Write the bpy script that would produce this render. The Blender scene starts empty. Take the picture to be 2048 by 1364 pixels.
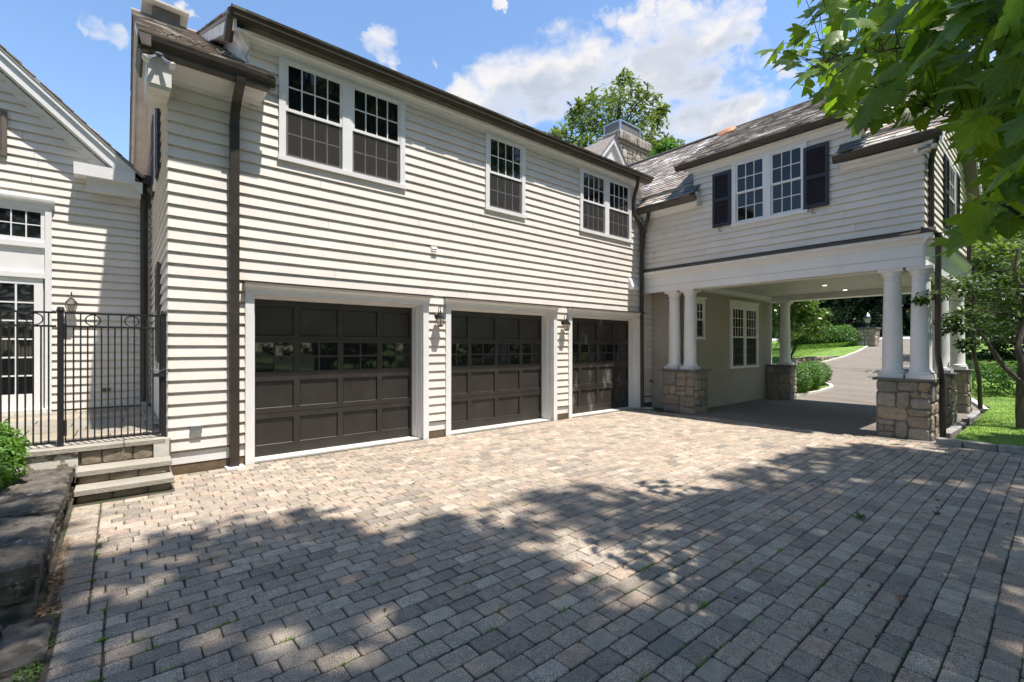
import bpy, bmesh, math, random
import numpy as np
from mathutils import Vector, Matrix

SC = bpy.context.scene
COL = SC.collection
rng = random.Random(11)
nrg = np.random.default_rng(5)

# ------------------------------------------------------------------ camera
EYE = 1.5
YAW = math.atan2(1107.0, 932.0)              # angle between the view axis and +X
FW = Vector((math.cos(YAW), math.sin(YAW), 0)); RT = Vector((math.sin(YAW), -math.cos(YAW), 0))
cam_d = bpy.data.cameras.new('camera'); cam = bpy.data.objects.new('camera', cam_d); COL.objects.link(cam)
cam.location = (0, 0, EYE); cam.rotation_euler = (math.radians(90), 0, YAW - math.radians(90))
cam_d.sensor_width = 36; cam_d.lens = 36 * 932 / 2048.0; cam_d.shift_y = 12 / 2048.0
cam_d.clip_start = .05; cam_d.clip_end = 3000
SC.camera = cam

# ------------------------------------------------------------------ sun, sky, exposure
SUN = Vector((.29, -1.0, 2.9)).normalized()
sd = bpy.data.lights.new('sun', 'SUN'); sd.energy = 3.8; sd.angle = math.radians(.7); sd.color = (1, .94, .865)
so = bpy.data.objects.new('sun', sd); COL.objects.link(so); so.rotation_euler = SUN.to_track_quat('Z', 'Y').to_euler(); so.location = (3, -4, 14)
SC.view_settings.view_transform = 'Standard'; SC.view_settings.look = 'None'
SC.view_settings.exposure = 1.08; SC.view_settings.gamma = 1.0; SC.view_settings.use_curve_mapping = False
SC.render.engine = 'CYCLES'; SC.cycles.use_denoising = True
SC.cycles.max_bounces = 8; SC.cycles.diffuse_bounces = 4; SC.cycles.transparent_max_bounces = 12
SC.cycles.sample_clamp_indirect = 6

def make_world():
    w = bpy.data.worlds.new('World'); SC.world = w; w.use_nodes = True
    nt = w.node_tree; N = nt.nodes; L = nt.links; N.clear()
    def nd(t, **k):
        n = N.new(t)
        for a, b in k.items(): setattr(n, a, b)
        return n
    def mth(op, a, b=None, clamp=False):
        n = nd('ShaderNodeMath', operation=op, use_clamp=clamp)
        for i, v in enumerate((a, b)):
            if v is None: continue
            if isinstance(v, (int, float)): n.inputs[i].default_value = v
            else: L.new(v, n.inputs[i])
        return n.outputs[0]
    def mrange(v, a, b, c=0, d=1):
        n = nd('ShaderNodeMapRange', interpolation_type='SMOOTHSTEP'); L.new(v, n.inputs[0])
        for i, q in zip((1, 2, 3, 4), (a, b, c, d)): n.inputs[i].default_value = q
        return n.outputs[0]
    sky = nd('ShaderNodeTexSky', sky_type='NISHITA', sun_disc=False)
    sky.sun_elevation = math.asin(SUN.z); sky.sun_rotation = math.atan2(SUN.x, SUN.y)
    sky.air_density = 1.0; sky.dust_density = .25; sky.ozone_density = 1.0
    tc = nd('ShaderNodeTexCoord'); d = tc.outputs['Generated']
    # open cumulus groups scattered over the dome
    groups = [((935, 195), 42), ((1000, 182), 62), ((1085, 172), 72), ((1165, 160), 72), ((1240, 152), 62), ((1320, 155), 55), ((1400, 158), 52), ((1465, 165), 26),
              ((1225, 35), 24), ((1290, 55), 44), ((1360, 66), 52), ((1425, 60), 50), ((1490, 72), 46), ((1545, 105), 34), ((1470, 25), 26),
              ((1310, 262), 40), ((1380, 250), 52), ((1450, 244), 50), ((1520, 232), 34), ((1545, 160), 20), ((1500, 200), 14),
              ((757, 98), 28), ((724, 106), 16), ((205, 38), 24), ((163, 33), 14), ((365, 50), 18), ((862, 126), 9), ((1520, 5), 14), ((985, 3), 10),
              ((1960, 330), 150), ((2150, 160), 200), ((-250, 80), 150), ((2500, 60), 220), ((560, -420), 190), ((1500, -520), 210), ((-700, -200), 220), ((3200, -300), 300)]
    wn = nd('ShaderNodeTexNoise'); wn.inputs['Scale'].default_value = 11; wn.inputs['Detail'].default_value = 7; wn.inputs['Roughness'].default_value = .6; L.new(d, wn.inputs['Vector'])
    ws = nd('ShaderNodeVectorMath', operation='SUBTRACT'); L.new(wn.outputs['Color'], ws.inputs[0]); ws.inputs[1].default_value = (.5, .5, .5)
    wm = nd('ShaderNodeVectorMath', operation='MULTIPLY'); L.new(ws.outputs[0], wm.inputs[0]); wm.inputs[1].default_value = (.17, .17, .10)
    wa = nd('ShaderNodeVectorMath', operation='ADD'); L.new(d, wa.inputs[0]); L.new(wm.outputs[0], wa.inputs[1])
    wd = nd('ShaderNodeVectorMath', operation='NORMALIZE'); L.new(wa.outputs[0], wd.inputs[0])
    def field(vec):
        dens = None
        for (u, v), r in groups:
            c = (FW + RT * ((u - 1024) / 932.0) + Vector((0, 0, (694 - v) / 932.0))).normalized()
            ra = math.atan(r / 932.0) * c.dot(FW) if c.dot(FW) > .2 else math.atan(r / 932.0) * .5
            dp = nd('ShaderNodeVectorMath', operation='DOT_PRODUCT'); L.new(vec, dp.inputs[0]); dp.inputs[1].default_value = c
            m = mrange(dp.outputs['Value'], math.cos(ra * 1.5), math.cos(ra * .15))
            if r < 38: m = mth('MULTIPLY', m, .62)
            dens = m if dens is None else mth('MAXIMUM', dens, m)
        return dens
    dens = field(wd.outputs[0])
    up_ = nd('ShaderNodeVectorMath', operation='ADD'); L.new(wd.outputs[0], up_.inputs[0]); up_.inputs[1].default_value = (0, 0, .055)
    un = nd('ShaderNodeVectorMath', operation='NORMALIZE'); L.new(up_.outputs[0], un.inputs[0])
    dens_up = field(un.outputs[0])
    def noise(vec, sc, det, rough=.6):
        n = nd('ShaderNodeTexNoise'); n.inputs['Scale'].default_value = sc; n.inputs['Detail'].default_value = det; n.inputs['Roughness'].default_value = rough
        L.new(vec, n.inputs['Vector']); return n.outputs['Fac']
    stretch = nd('ShaderNodeMapping'); stretch.inputs['Scale'].default_value = (1, 1, 2.2); L.new(d, stretch.inputs['Vector'])
    n1 = noise(stretch.outputs[0], 9.0, 9, .56); n2 = noise(stretch.outputs[0], 2.6, 3)
    far = mth('MULTIPLY', mrange(n2, .62, .78), .7)
    dens = mth('MAXIMUM', dens, far)
    cl = mth('ADD', dens, mth('MULTIPLY', mth('SUBTRACT', n1, .5), 2.7))
    fac = mrange(cl, .08, 1.15)
    fac = mth('MULTIPLY', fac, mrange(dens, .0, .34))
    # body shade: thicker parts are greyer-blue, thin rims white
    n3 = noise(stretch.outputs[0], 3.6, 5, .55)
    thick = mth('MULTIPLY', mrange(dens_up, .25, .95), mrange(cl, .5, 1.2))
    thick = mth('MULTIPLY', thick, mrange(n3, .25, .6, .45, 1))
    cc = nd('ShaderNodeMix', data_type='RGBA'); L.new(thick, cc.inputs['Factor'])
    cc.inputs['A'].default_value = (.84, .82, .82, 1); cc.inputs['B'].default_value = (.48, .54, .65, 1)
    # the sky a little bluer than the clear model, as a camera renders it
    hs = nd('ShaderNodeHueSaturation'); hs.inputs['Saturation'].default_value = 1.08; L.new(sky.outputs[0], hs.inputs['Color'])
    b1 = nd('ShaderNodeBackground'); L.new(hs.outputs[0], b1.inputs[0]); b1.inputs[1].default_value = .125
    b2 = nd('ShaderNodeBackground'); L.new(cc.outputs['Result'], b2.inputs[0]); b2.inputs[1].default_value = .54
    mx = nd('ShaderNodeMixShader'); L.new(fac, mx.inputs[0]); L.new(b1.outputs[0], mx.inputs[1]); L.new(b2.outputs[0], mx.inputs[2])
    out = nd('ShaderNodeOutputWorld'); L.new(mx.outputs[0], out.inputs[0])
make_world()

# ------------------------------------------------------------------ materials
MATS = {}
def material(name, c1, c2=None, scale=6.0, rough=.6, bump=0.0, bscale=60.0, metal=0.0, c3=None, scale3=1.2, lo3=.56, hi3=.7,
             obj_var=0.0, isl_var=0.0, stretch=None, palette=None, speck=0.0, spec=.5, detail=5, transl=None, mix_transl=.45, wear=None):
    m = bpy.data.materials.new(name); m.use_nodes = True; MATS[name] = m
    nt = m.node_tree; N = nt.nodes; L = nt.links; N.clear()
    def nd(t, **k):
        n = N.new(t)
        for a, b in k.items(): setattr(n, a, b)
        return n
    geo = nd('ShaderNodeNewGeometry'); pos = geo.outputs['Position']
    if stretch:
        mp = nd('ShaderNodeMapping'); mp.inputs['Scale'].default_value = stretch; L.new(pos, mp.inputs['Vector']); pos = mp.outputs[0]
    def noise(sc, det=5, rgh=.55, vec=None):
        n = nd('ShaderNodeTexNoise'); n.inputs['Scale'].default_value = sc; n.inputs['Detail'].default_value = det; n.inputs['Roughness'].default_value = rgh
        L.new(vec or pos, n.inputs['Vector']); return n.outputs['Fac']
    def mixc(f, a, b, mode='MIX'):
        n = nd('ShaderNodeMix', data_type='RGBA', blend_type=mode)
        if isinstance(f, (int, float)): n.inputs['Factor'].default_value = f
        else: L.new(f, n.inputs['Factor'])
        for k, v in (('A', a), ('B', b)):
            if isinstance(v, tuple): n.inputs[k].default_value = v if len(v) == 4 else (*v, 1)
            else: L.new(v, n.inputs[k])
        return n.outputs['Result']
    def mrange(v, a, b, c=0, d=1):
        n = nd('ShaderNodeMapRange'); L.new(v, n.inputs[0])
        for i, q in zip((1, 2, 3, 4), (a, b, c, d)): n.inputs[i].default_value = q
        return n.outputs[0]
    rnd = None
    if obj_var or isl_var or palette:
        oi = nd('ShaderNodeObjectInfo'); ad = nd('ShaderNodeMath', operation='ADD'); L.new(oi.outputs['Random'], ad.inputs[0]); L.new(geo.outputs['Random Per Island'], ad.inputs[1])
        fr = nd('ShaderNodeMath', operation='FRACT'); L.new(ad.outputs[0], fr.inputs[0]); rnd = fr.outputs[0]
    if palette:
        r = nd('ShaderNodeValToRGB'); r.color_ramp.interpolation = 'CONSTANT'; L.new(rnd, r.inputs[0])
        els = r.color_ramp.elements
        tot = sum(w for _, w in palette); acc = 0
        for i, (c, w) in enumerate(palette):
            if i < 2: e = els[i]; e.position = acc / tot
            else: e = els.new(acc / tot)
            e.color = (*c, 1); acc += w
        col = r.outputs[0]
        col = mixc(mrange(noise(scale, detail), .3, .7, .78, 1.18), (0, 0, 0), col, 'MIX') if False else mixc(1.0, col, mixc(mrange(noise(scale, detail), .32, .68), (.80, .80, .80), (1.15, 1.13, 1.10)), 'MULTIPLY')
    else:
        col = mixc(mrange(noise(scale, detail), .32, .68), c1, c2 or c1)
    if (obj_var or isl_var) and rnd is not None:
        v = max(obj_var, isl_var)
        rr = mrange(rnd, 0, 1, 1 - v, 1 + v)
        hs = nd('ShaderNodeHueSaturation'); L.new(col, hs.inputs['Color']); L.new(rr, hs.inputs['Value']); col = hs.outputs[0]
    if c3 is not None: col = mixc(mrange(noise(scale3, 6, .65), lo3, hi3), col, c3)
    if wear is not None:
        wc, ws, wl, wh = wear; col = mixc(mrange(noise(ws, 8, .7), wl, wh), col, wc)
    if speck:
        col = mixc(1.0, col, mixc(mrange(noise(240, 2, .5), .38, .62), (1 - speck,) * 3, (1 + speck,) * 3), 'MULTIPLY')
    bs = nd('ShaderNodeBsdfPrincipled'); L.new(col, bs.inputs['Base Color']); bs.inputs['Roughness'].default_value = rough; bs.inputs['Metallic'].default_value = metal
    bs.inputs['Specular IOR Level'].default_value = spec
    if bump:
        bp = nd('ShaderNodeBump'); bp.inputs['Strength'].default_value = bump; bp.inputs['Distance'].default_value = .02; L.new(noise(bscale, 6, .6), bp.inputs['Height']); L.new(bp.outputs[0], bs.inputs['Normal'])
    out = nd('ShaderNodeOutputMaterial')
    if transl:
        tb = nd('ShaderNodeBsdfTranslucent'); L.new(mixc(1.0, col, transl, 'MULTIPLY'), tb.inputs['Color'])
        mx = nd('ShaderNodeMixShader'); mx.inputs[0].default_value = mix_transl; L.new(bs.outputs[0], mx.inputs[1]); L.new(tb.outputs[0], mx.inputs[2]); L.new(mx.outputs[0], out.inputs[0])
    else: L.new(bs.outputs[0], out.inputs[0])
    return m

material('siding', (.70, .638, .575), (.755, .692, .63), 3, .55, .06, 90, obj_var=.05, c3=(.58, .53, .455), scale3=5, lo3=.58, hi3=.9, stretch=(1, 1, .7))
material('sheathing', (.30, .27, .23), None, 3, .8)
material('trim', (.79, .775, .765), (.74, .725, .71), 4, .45, .03, 60)
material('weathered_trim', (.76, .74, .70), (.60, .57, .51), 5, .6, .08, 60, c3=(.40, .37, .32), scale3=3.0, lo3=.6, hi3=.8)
material('bronze', (.030, .022, .017), (.048, .036, .028), 5, .38, .03, 30, c3=(.075, .06, .048), scale3=2.0, lo3=.55, hi3=.8)
material('bronze_old', (.060, .052, .044), (.12, .10, .08), 7, .6, .1, 40)
material('door_paint', (.022, .018, .016), (.034, .029, .026), 3, .40, .04, 60, c3=(.052, .046, .042), scale3=1.3, lo3=.58, hi3=.8, wear=((.16, .155, .15), 2.3, .70, .86))
material('worn_door_paint', (.022, .018, .016), (.038, .033, .030), 3, .45, .05, 60, c3=(.26, .25, .24), scale3=1.7, lo3=.56, hi3=.76, stretch=(1.6, 1, .55))
material('shutter_paint', (.016, .016, .025), (.024, .024, .036), 4, .5, .04, 60)
material('shutter_brown', (.11, .085, .072), (.15, .12, .10), 5, .6, .05, 60)
material('iron', (.020, .019, .019), (.032, .031, .031), 20, .42, .1, 80, metal=.3)
material('brass_iron', (.045, .042, .040), (.085, .08, .075), 20, .3, .1, 80, metal=.8)
material('glass_dark', (.010, .011, .012), None, 5, .03, spec=.5)
material('glass_amber', (.42, .38, .26), (.60, .56, .42), 30, .12, spec=.7)
material('bulb', (.75, .73, .66), None, 5, .2)
material('stucco', (.37, .325, .265), (.43, .38, .31), 1.6, .9, .25, 160, c3=(.31, .275, .22), scale3=.8, lo3=.5, hi3=.75)
material('slate', None, None, 9, .78, .3, 70, palette=[((.27, .225, .195), 4), ((.36, .305, .265), 4), ((.20, .178, .162), 3), ((.44, .385, .34), 2.5), ((.64, .61, .57), 1.8), ((.27, .26, .25), 2)], c3=(.66, .63, .59), scale3=1.6, lo3=.58, hi3=.68)
material('slate_blue', (.085, .105, .125), (.13, .15, .165), 9, .5, .2, 70, isl_var=.2)
material('paver', None, None, 14, .86, .6, 230, palette=[((0.355, 0.299, 0.241), 5), ((0.413, 0.349, 0.281), 5), ((0.430, 0.347, 0.271), 4), ((0.436, 0.340, 0.260), 1.6), ((0.384, 0.303, 0.240), 3), ((0.279, 0.240, 0.197), 2.6), ((0.488, 0.418, 0.338), 3), ((0.467, 0.346, 0.250), .4)], c3=(.21, .195, .17), scale3=1.1, lo3=.58, hi3=.82, speck=.62)
material('joint_sand', (.045, .038, .027), (.095, .08, .055), 25, .95, .5, 120, c3=(.035, .055, .016), scale3=3.5, lo3=.52, hi3=.62)
material('asphalt', (.052, .050, .048), (.072, .069, .066), 3, .9, .5, 260, speck=.35, c3=(.095, .092, .088), scale3=.8, lo3=.55, hi3=.8)
material('asphalt_drive', (.18, .156, .13), (.235, .205, .172), 1.2, .92, .6, 160, speck=.4, c3=(.13, .115, .097), scale3=.7, lo3=.54, hi3=.74, stretch=(2.2, .6, 1), wear=((.29, .26, .225), 1.6, .58, .75))
material('concrete', (.50, .48, .43), (.60, .57, .51), 6, .85, .2, 90, c3=(.36, .34, .29), scale3=2.5, lo3=.55, hi3=.8)
material('road_light', (.42, .41, .39), (.48, .47, .45), 3, .9)
material('bluestone', (.30, .275, .225), (.41, .375, .31), 5, .85, .5, 50, c3=(.20, .185, .15), scale3=2.5, lo3=.5, hi3=.75)
material('flagstone', None, None, 8, .85, .3, 70, palette=[((.33, .29, .22), 3), ((.38, .33, .26), 3), ((.27, .245, .20), 2), ((.31, .30, .27), 2)], c3=(.20, .175, .12), scale3=2, lo3=.55, hi3=.75)
material('rubble', None, None, 13, .9, 1.0, 24, palette=[((0.284, 0.233, 0.180), 4), ((0.336, 0.277, 0.211), 3), ((0.263, 0.233, 0.198), 3), ((0.221, 0.208, 0.189), 2.6), ((0.367, 0.292, 0.198), 1.2), ((0.315, 0.282, 0.239), 3)], c3=(.44, .41, .375), scale3=5, lo3=.60, hi3=.78, wear=((0.137, 0.114, 0.090), 7, .60, .72))
material('chimney_stone', None, None, 10, .85, .5, 40, palette=[((.34, .285, .225), 4), ((.42, .36, .29), 4), ((.26, .225, .19), 3), ((.52, .47, .40), 2)], c3=(.56, .54, .50), scale3=3, lo3=.6, hi3=.75)
material('mortar', (.13, .115, .095), (.20, .18, .15), 12, .95, .4, 90)
material('cap_stone', (.115, .11, .10), (.18, .17, .155), 8, .8, .3, 60)
material('ledge_slate', (.060, .052, .044), (.175, .152, .122), 9, .9, 1.0, 40, c3=(.46, .44, .40), scale3=9, lo3=.64, hi3=.68, isl_var=.2, wear=((.030, .026, .022), 6, .52, .62))
material('riser_stone', (.17, .135, .095), (.27, .22, .16), 7, .9, .7, 30)
material('peeling_paint', (.60, .57, .50), (.66, .63, .56), 9, .85, .3, 50, c3=(.22, .17, .12), scale3=9, lo3=.50, hi3=.56)
material('brown_base', (.115, .075, .045), (.17, .115, .07), 8, .7, .1, 60)
material('ceiling_paint', (.48, .465, .43), (.52, .50, .465), 2, .45)
material('lamp_glow', (1, .9, .7))
material('metal_bare', (.42, .43, .45), (.52, .53, .55), 8, .32, .05, 40, metal=.85)
material('copper_new', (.62, .24, .10), (.70, .36, .20), 10, .35, .1, 30, metal=.5)
material('kerb_stone', (.22, .21, .20), (.36, .35, .33), 12, .85, .6, 50, obj_var=.2)
material('grass', (.12, .22, .03), (.19, .31, .045), 5, .8, .3, 150, c3=(.055, .10, .018), scale3=1.4, lo3=.5, hi3=.7)
material('grass_blade', (.15, .27, .035), (.23, .37, .055), 3, .6, isl_var=.3, transl=(1.3, 1.3, .8), mix_transl=.3)
material('meadow', (.060, .085, .028), (.095, .12, .04), .6, .9, .3, 40)
material('mulch', (.06, .043, .028), (.10, .075, .05), 20, .95, .5, 60)
material('bark', (.085, .070, .055), (.16, .135, .11), 14, .9, .9, 30, stretch=(1, 1, .3), c3=(.22, .21, .19), scale3=5, lo3=.62, hi3=.75)
material('bark_dark', (.030, .025, .020), (.055, .047, .038), 14, .9, .6, 30)
GREEN = (1.5, 1.75, .5)
material('maple_leaf', (.085, .165, .026), (.13, .215, .036), 9, .4, .15, 35, obj_var=.3, isl_var=.3, transl=(2.6, 2.5, .7), mix_transl=.52, spec=.4)
material('maple_crown', (.085, .13, .04), (.12, .17, .05), 3, .5, isl_var=.3, transl=(2.2, 2.0, 1.5), mix_transl=.5, spec=.3)
material('oak_leaf', (.105, .135, .045), (.16, .195, .065), 1.2, .5, isl_var=.3, transl=GREEN, mix_transl=.35, spec=.4)
material('pale_leaf', (.12, .165, .05), (.18, .225, .075), 1.0, .5, isl_var=.3, transl=GREEN, mix_transl=.38, spec=.4)
material('dark_leaf', (.022, .042, .016), (.038, .066, .022), 1.0, .55, isl_var=.35, transl=GREEN, mix_transl=.3)
material('glossy_leaf', (.09, .15, .034), (.14, .21, .05), 2.0, .36, isl_var=.3, transl=GREEN, mix_transl=.35, spec=.6)
material('hedge_leaf', (.06, .135, .022), (.10, .20, .035), 2.0, .45, isl_var=.3, transl=GREEN, mix_transl=.35)
material('yew_needle', (.085, .19, .028), (.15, .28, .045), 6, .55, isl_var=.3, transl=GREEN, mix_transl=.35)
material('dogwood_leaf', (.050, .085, .03), (.08, .125, .042), 2.0, .45, isl_var=.3, transl=GREEN, mix_transl=.35)
material('dead_leaf', (.20, .11, .055), (.32, .20, .10), 20, .8, isl_var=.3)
material('debris', (.05, .038, .024), (.09, .065, .04), 20, .9, isl_var=.4)
material('moss', (.045, .085, .018), (.085, .14, .03), 15, .9, .4, 80, isl_var=.3)

def special_mats():
    m = MATS['lamp_glow']; nt = m.node_tree; nt.nodes.clear()
    e = nt.nodes.new('ShaderNodeEmission'); e.inputs[0].default_value = (1, .86, .62, 1); e.inputs[1].default_value = 3.0
    o = nt.nodes.new('ShaderNodeOutputMaterial'); nt.links.new(e.outputs[0], o.inputs[0])
    m = bpy.data.materials.new('insect_screen'); MATS['insect_screen'] = m; m.use_nodes = True; nt = m.node_tree; nt.nodes.clear()
    d = nt.nodes.new('ShaderNodeBsdfDiffuse'); d.inputs[0].default_value = (.085, .08, .077, 1)
    t = nt.nodes.new('ShaderNodeBsdfTransparent'); x = nt.nodes.new('ShaderNodeMixShader'); x.inputs[0].default_value = .40
    o = nt.nodes.new('ShaderNodeOutputMaterial'); nt.links.new(t.outputs[0], x.inputs[1]); nt.links.new(d.outputs[0], x.inputs[2]); nt.links.new(x.outputs[0], o.inputs[0])
    m = bpy.data.materials.new('lantern_glass'); MATS['lantern_glass'] = m; m.use_nodes = True; nt = m.node_tree; nt.nodes.clear()
    g = nt.nodes.new('ShaderNodeBsdfPrincipled'); g.inputs['Base Color'].default_value = (.75, .72, .55, 1); g.inputs['Roughness'].default_value = .08
    t = nt.nodes.new('ShaderNodeBsdfTransparent'); x = nt.nodes.new('ShaderNodeMixShader'); x.inputs[0].default_value = .55
    o = nt.nodes.new('ShaderNodeOutputMaterial'); nt.links.new(t.outputs[0], x.inputs[1]); nt.links.new(g.outputs[0], x.inputs[2]); nt.links.new(x.outputs[0], o.inputs[0])
special_mats()
def vein_material():
    m = MATS['maple_leaf'].copy(); m.name = 'maple_leaf_veined'; MATS['maple_leaf_veined'] = m; nt = m.node_tree; N = nt.nodes; L = nt.links
    tc = N.new('ShaderNodeTexCoord'); sx = N.new('ShaderNodeSeparateXYZ'); L.new(tc.outputs['Object'], sx.inputs[0])
    def mt(op, a, b=None):
        n = N.new('ShaderNodeMath'); n.operation = op
        for i, v in enumerate((a, b)):
            if v is None: continue
            if isinstance(v, (int, float)): n.inputs[i].default_value = v
            else: L.new(v, n.inputs[i])
        return n.outputs[0]
    x = mt('ABSOLUTE', sx.outputs[0]); y = sx.outputs[1]; best = None
    for ox, oy, dx, dy in ((0, 0, 0, 1), (0, .02, .80, .58), (0, 0, .97, .05), (0, .35, .62, .78), (0, .60, .55, .83), (.25, .2, .3, .95), (.32, .25, .95, .3)):
        q = math.hypot(dx, dy); dx /= q; dy /= q
        dist = mt('ABSOLUTE', mt('SUBTRACT', mt('MULTIPLY', mt('SUBTRACT', x, ox), dy), mt('MULTIPLY', mt('SUBTRACT', y, oy), dx)))
        along = mt('ADD', mt('MULTIPLY', mt('SUBTRACT', x, ox), dx), mt('MULTIPLY', mt('SUBTRACT', y, oy), dy))
        dist = mt('ADD', dist, mt('MULTIPLY', mt('LESS_THAN', along, 0.0), 1.0))
        best = dist if best is None else mt('MINIMUM', best, dist)
    mr = N.new('ShaderNodeMapRange'); L.new(best, mr.inputs[0])
    for i, v in zip((1, 2, 3, 4), (.004, .020, 1.0, 0.0)): mr.inputs[i].default_value = v
    bs = next(n for n in N if n.type == 'BSDF_PRINCIPLED'); src = bs.inputs['Base Color'].links[0].from_socket
    mx = N.new('ShaderNodeMix'); mx.data_type = 'RGBA'; L.new(mt('MULTIPLY', mr.outputs[0], .26), mx.inputs['Factor']); L.new(src, mx.inputs['A']); mx.inputs['B'].default_value = (.26, .33, .10, 1)
    for l in [l for l in L if l.from_socket == src and l.to_node != mx]:
        t = l.to_socket; L.remove(l); L.new(mx.outputs['Result'], t)
vein_material()

# ------------------------------------------------------------------ building helpers
WPOS = {}
def empty(name, loc, label=None, cat=None, group=None, kind=None, local=False):
    o = bpy.data.objects.new(name, None); COL.objects.link(o); o.location = loc; o.empty_display_size = .2
    WPOS[o.name] = Vector((0, 0, 0)) if local else Vector(loc)
    tag(o, label, cat, group, kind); return o
def tag(o, label=None, cat=None, group=None, kind=None):
    for k, v in (('label', label), ('category', cat), ('group', group), ('kind', kind)):
        if v: o[k] = v
    return o
class MB:
    def __init__(s): s.v = []; s.f = []
    def add(s, vs, fs, M=None):
        b = len(s.v)
        s.v += [tuple(M @ Vector(p)) for p in vs] if M is not None else [tuple(p) for p in vs]
        s.f += [tuple(b + i for i in f) for f in fs]; return s
    def box(s, x0, x1, y0, y1, z0, z1, M=None):
        v = [(x, y, z) for z in (z0, z1) for (x, y) in ((x0, y0), (x1, y0), (x1, y1), (x0, y1))]
        return s.add(v, [(3, 2, 1, 0), (4, 5, 6, 7), (0, 1, 5, 4), (1, 2, 6, 5), (2, 3, 7, 6), (3, 0, 4, 7)], M)
    def wbox(s, W, s0, s1, z0, z1, n0, n1):
        v = [W(a, n, z) for z in (z0, z1) for (a, n) in ((s0, n0), (s1, n0), (s1, n1), (s0, n1))]
        return s.add(v, [(3, 2, 1, 0), (4, 5, 6, 7), (0, 1, 5, 4), (1, 2, 6, 5), (2, 3, 7, 6), (3, 0, 4, 7)])
    def prism(s, prof, s0, s1, W):                  # profile in (n, z), swept along the wall
        k = len(prof); v = [W(s0, n, z) for n, z in prof] + [W(s1, n, z) for n, z in prof]
        return s.add(v, [tuple(range(k - 1, -1, -1)), tuple(range(k, 2 * k))] + [(i, (i + 1) % k, k + (i + 1) % k, k + i) for i in range(k)])
    def poly(s, pts, off):                          # flat polygon given thickness by an offset vector
        k = len(pts); off = Vector(off); v = [Vector(p) for p in pts]; v += [p + off for p in v]
        return s.add(v, [tuple(range(k - 1, -1, -1)), tuple(range(k, 2 * k))] + [(i, (i + 1) % k, k + (i + 1) % k, k + i) for i in range(k)])
    def tube(s, pts, r, n=8, cap=True):
        pts = [Vector(p) for p in pts]; rs = r if isinstance(r, (list, tuple)) else [r] * len(pts)
        b = len(s.v); up = None
        for i, p in enumerate(pts):
            t = (pts[min(i + 1, len(pts) - 1)] - pts[max(i - 1, 0)]); t = t.normalized() if t.length > 1e-9 else Vector((0, 0, 1))
            if up is None: up = t.orthogonal().normalized()
            up = (up - t * up.dot(t)); up = up.normalized() if up.length > 1e-6 else t.orthogonal().normalized()
            q = t.cross(up)
            for k in range(n):
                a = 2 * math.pi * k / n; s.v.append(tuple(p + (up * math.cos(a) + q * math.sin(a)) * rs[i]))
        for i in range(len(pts) - 1):
            for k in range(n): s.f.append((b + i * n + k, b + i * n + (k + 1) % n, b + (i + 1) * n + (k + 1) % n, b + (i + 1) * n + k))
        if cap: s.f.append(tuple(b + k for k in range(n - 1, -1, -1))); s.f.append(tuple(b + (len(pts) - 1) * n + k for k in range(n)))
        return s
    def lathe(s, prof, c=(0, 0, 0), n=20, M=None):
        b = len(s.v); c = Vector(c)
        for r, z in prof:
            for k in range(n):
                a = 2 * math.pi * k / n; p = c + Vector((r * math.cos(a), r * math.sin(a), z)); s.v.append(tuple(M @ p if M is not None else p))
        for i in range(len(prof) - 1):
            for k in range(n): s.f.append((b + i * n + k, b + i * n + (k + 1) % n, b + (i + 1) * n + (k + 1) % n, b + (i + 1) * n + k))
        s.f.append(tuple(b + k for k in range(n - 1, -1, -1))); s.f.append(tuple(b + (len(prof) - 1) * n + k for k in range(n)))
        return s
    def block(s, w, h, d, bev, cut, M, jit=0.0, dome=0.0, rg=rng):     # rounded stone: w x h face, outer face at +z = d
        hw, hh = w / 2, h / 2; cut = min(cut, hw * .6, hh * .6)
        o = [(hw, -hh + cut), (hw, hh - cut), (hw - cut, hh), (-hw + cut, hh), (-hw, hh - cut), (-hw, -hh + cut), (-hw + cut, -hh), (hw - cut, -hh)]
        o = [(x + rg.uniform(-jit, jit), y + rg.uniform(-jit, jit)) for x, y in o]
        fx = max(.2, 1 - bev / hw); fy = max(.2, 1 - bev / hh)
        v = [(x, y, 0) for x, y in o] + [(x, y, d - bev * .8) for x, y in o] + [(x * fx, y * fy, d + rg.uniform(-jit, jit) * .4) for x, y in o]
        f = [(i, (i + 1) % 8, 8 + (i + 1) % 8, 8 + i) for i in range(8)] + [(8 + i, 8 + (i + 1) % 8, 16 + (i + 1) % 8, 16 + i) for i in range(8)]
        if dome:
            v.append((rg.uniform(-.2, .2) * hw, rg.uniform(-.2, .2) * hh, d + dome * rg.uniform(.3, 1.2))); f += [(16 + i, 16 + (i + 1) % 8, 24) for i in range(8)]
        else: f.append(tuple(range(16, 24)))
        return s.add(v, f, M)
    def build(s, name, mat, parent=None, smooth=False, label=None, cat=None, group=None, kind=None):
        a = np.array(s.v); lo, hi = a.min(0), a.max(0); c = Vector(((lo[0] + hi[0]) / 2, (lo[1] + hi[1]) / 2, lo[2]))
        me = bpy.data.meshes.new(name); me.from_pydata([tuple(q) for q in (a - np.array(c))], [], s.f)
        if smooth:
            me.polygons.foreach_set('use_smooth', [True] * len(me.polygons))
            try: me.set_sharp_from_angle(angle=math.radians(40))
            except Exception: pass
        me.materials.append(MATS[mat]); me.update()
        o = bpy.data.objects.new(name, me); COL.objects.link(o); WPOS[o.name] = c
        if parent is not None: o.parent = parent; o.location = c - WPOS[parent.name]
        else: o.location = c
        return tag(o, label, cat, group, kind)
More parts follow.
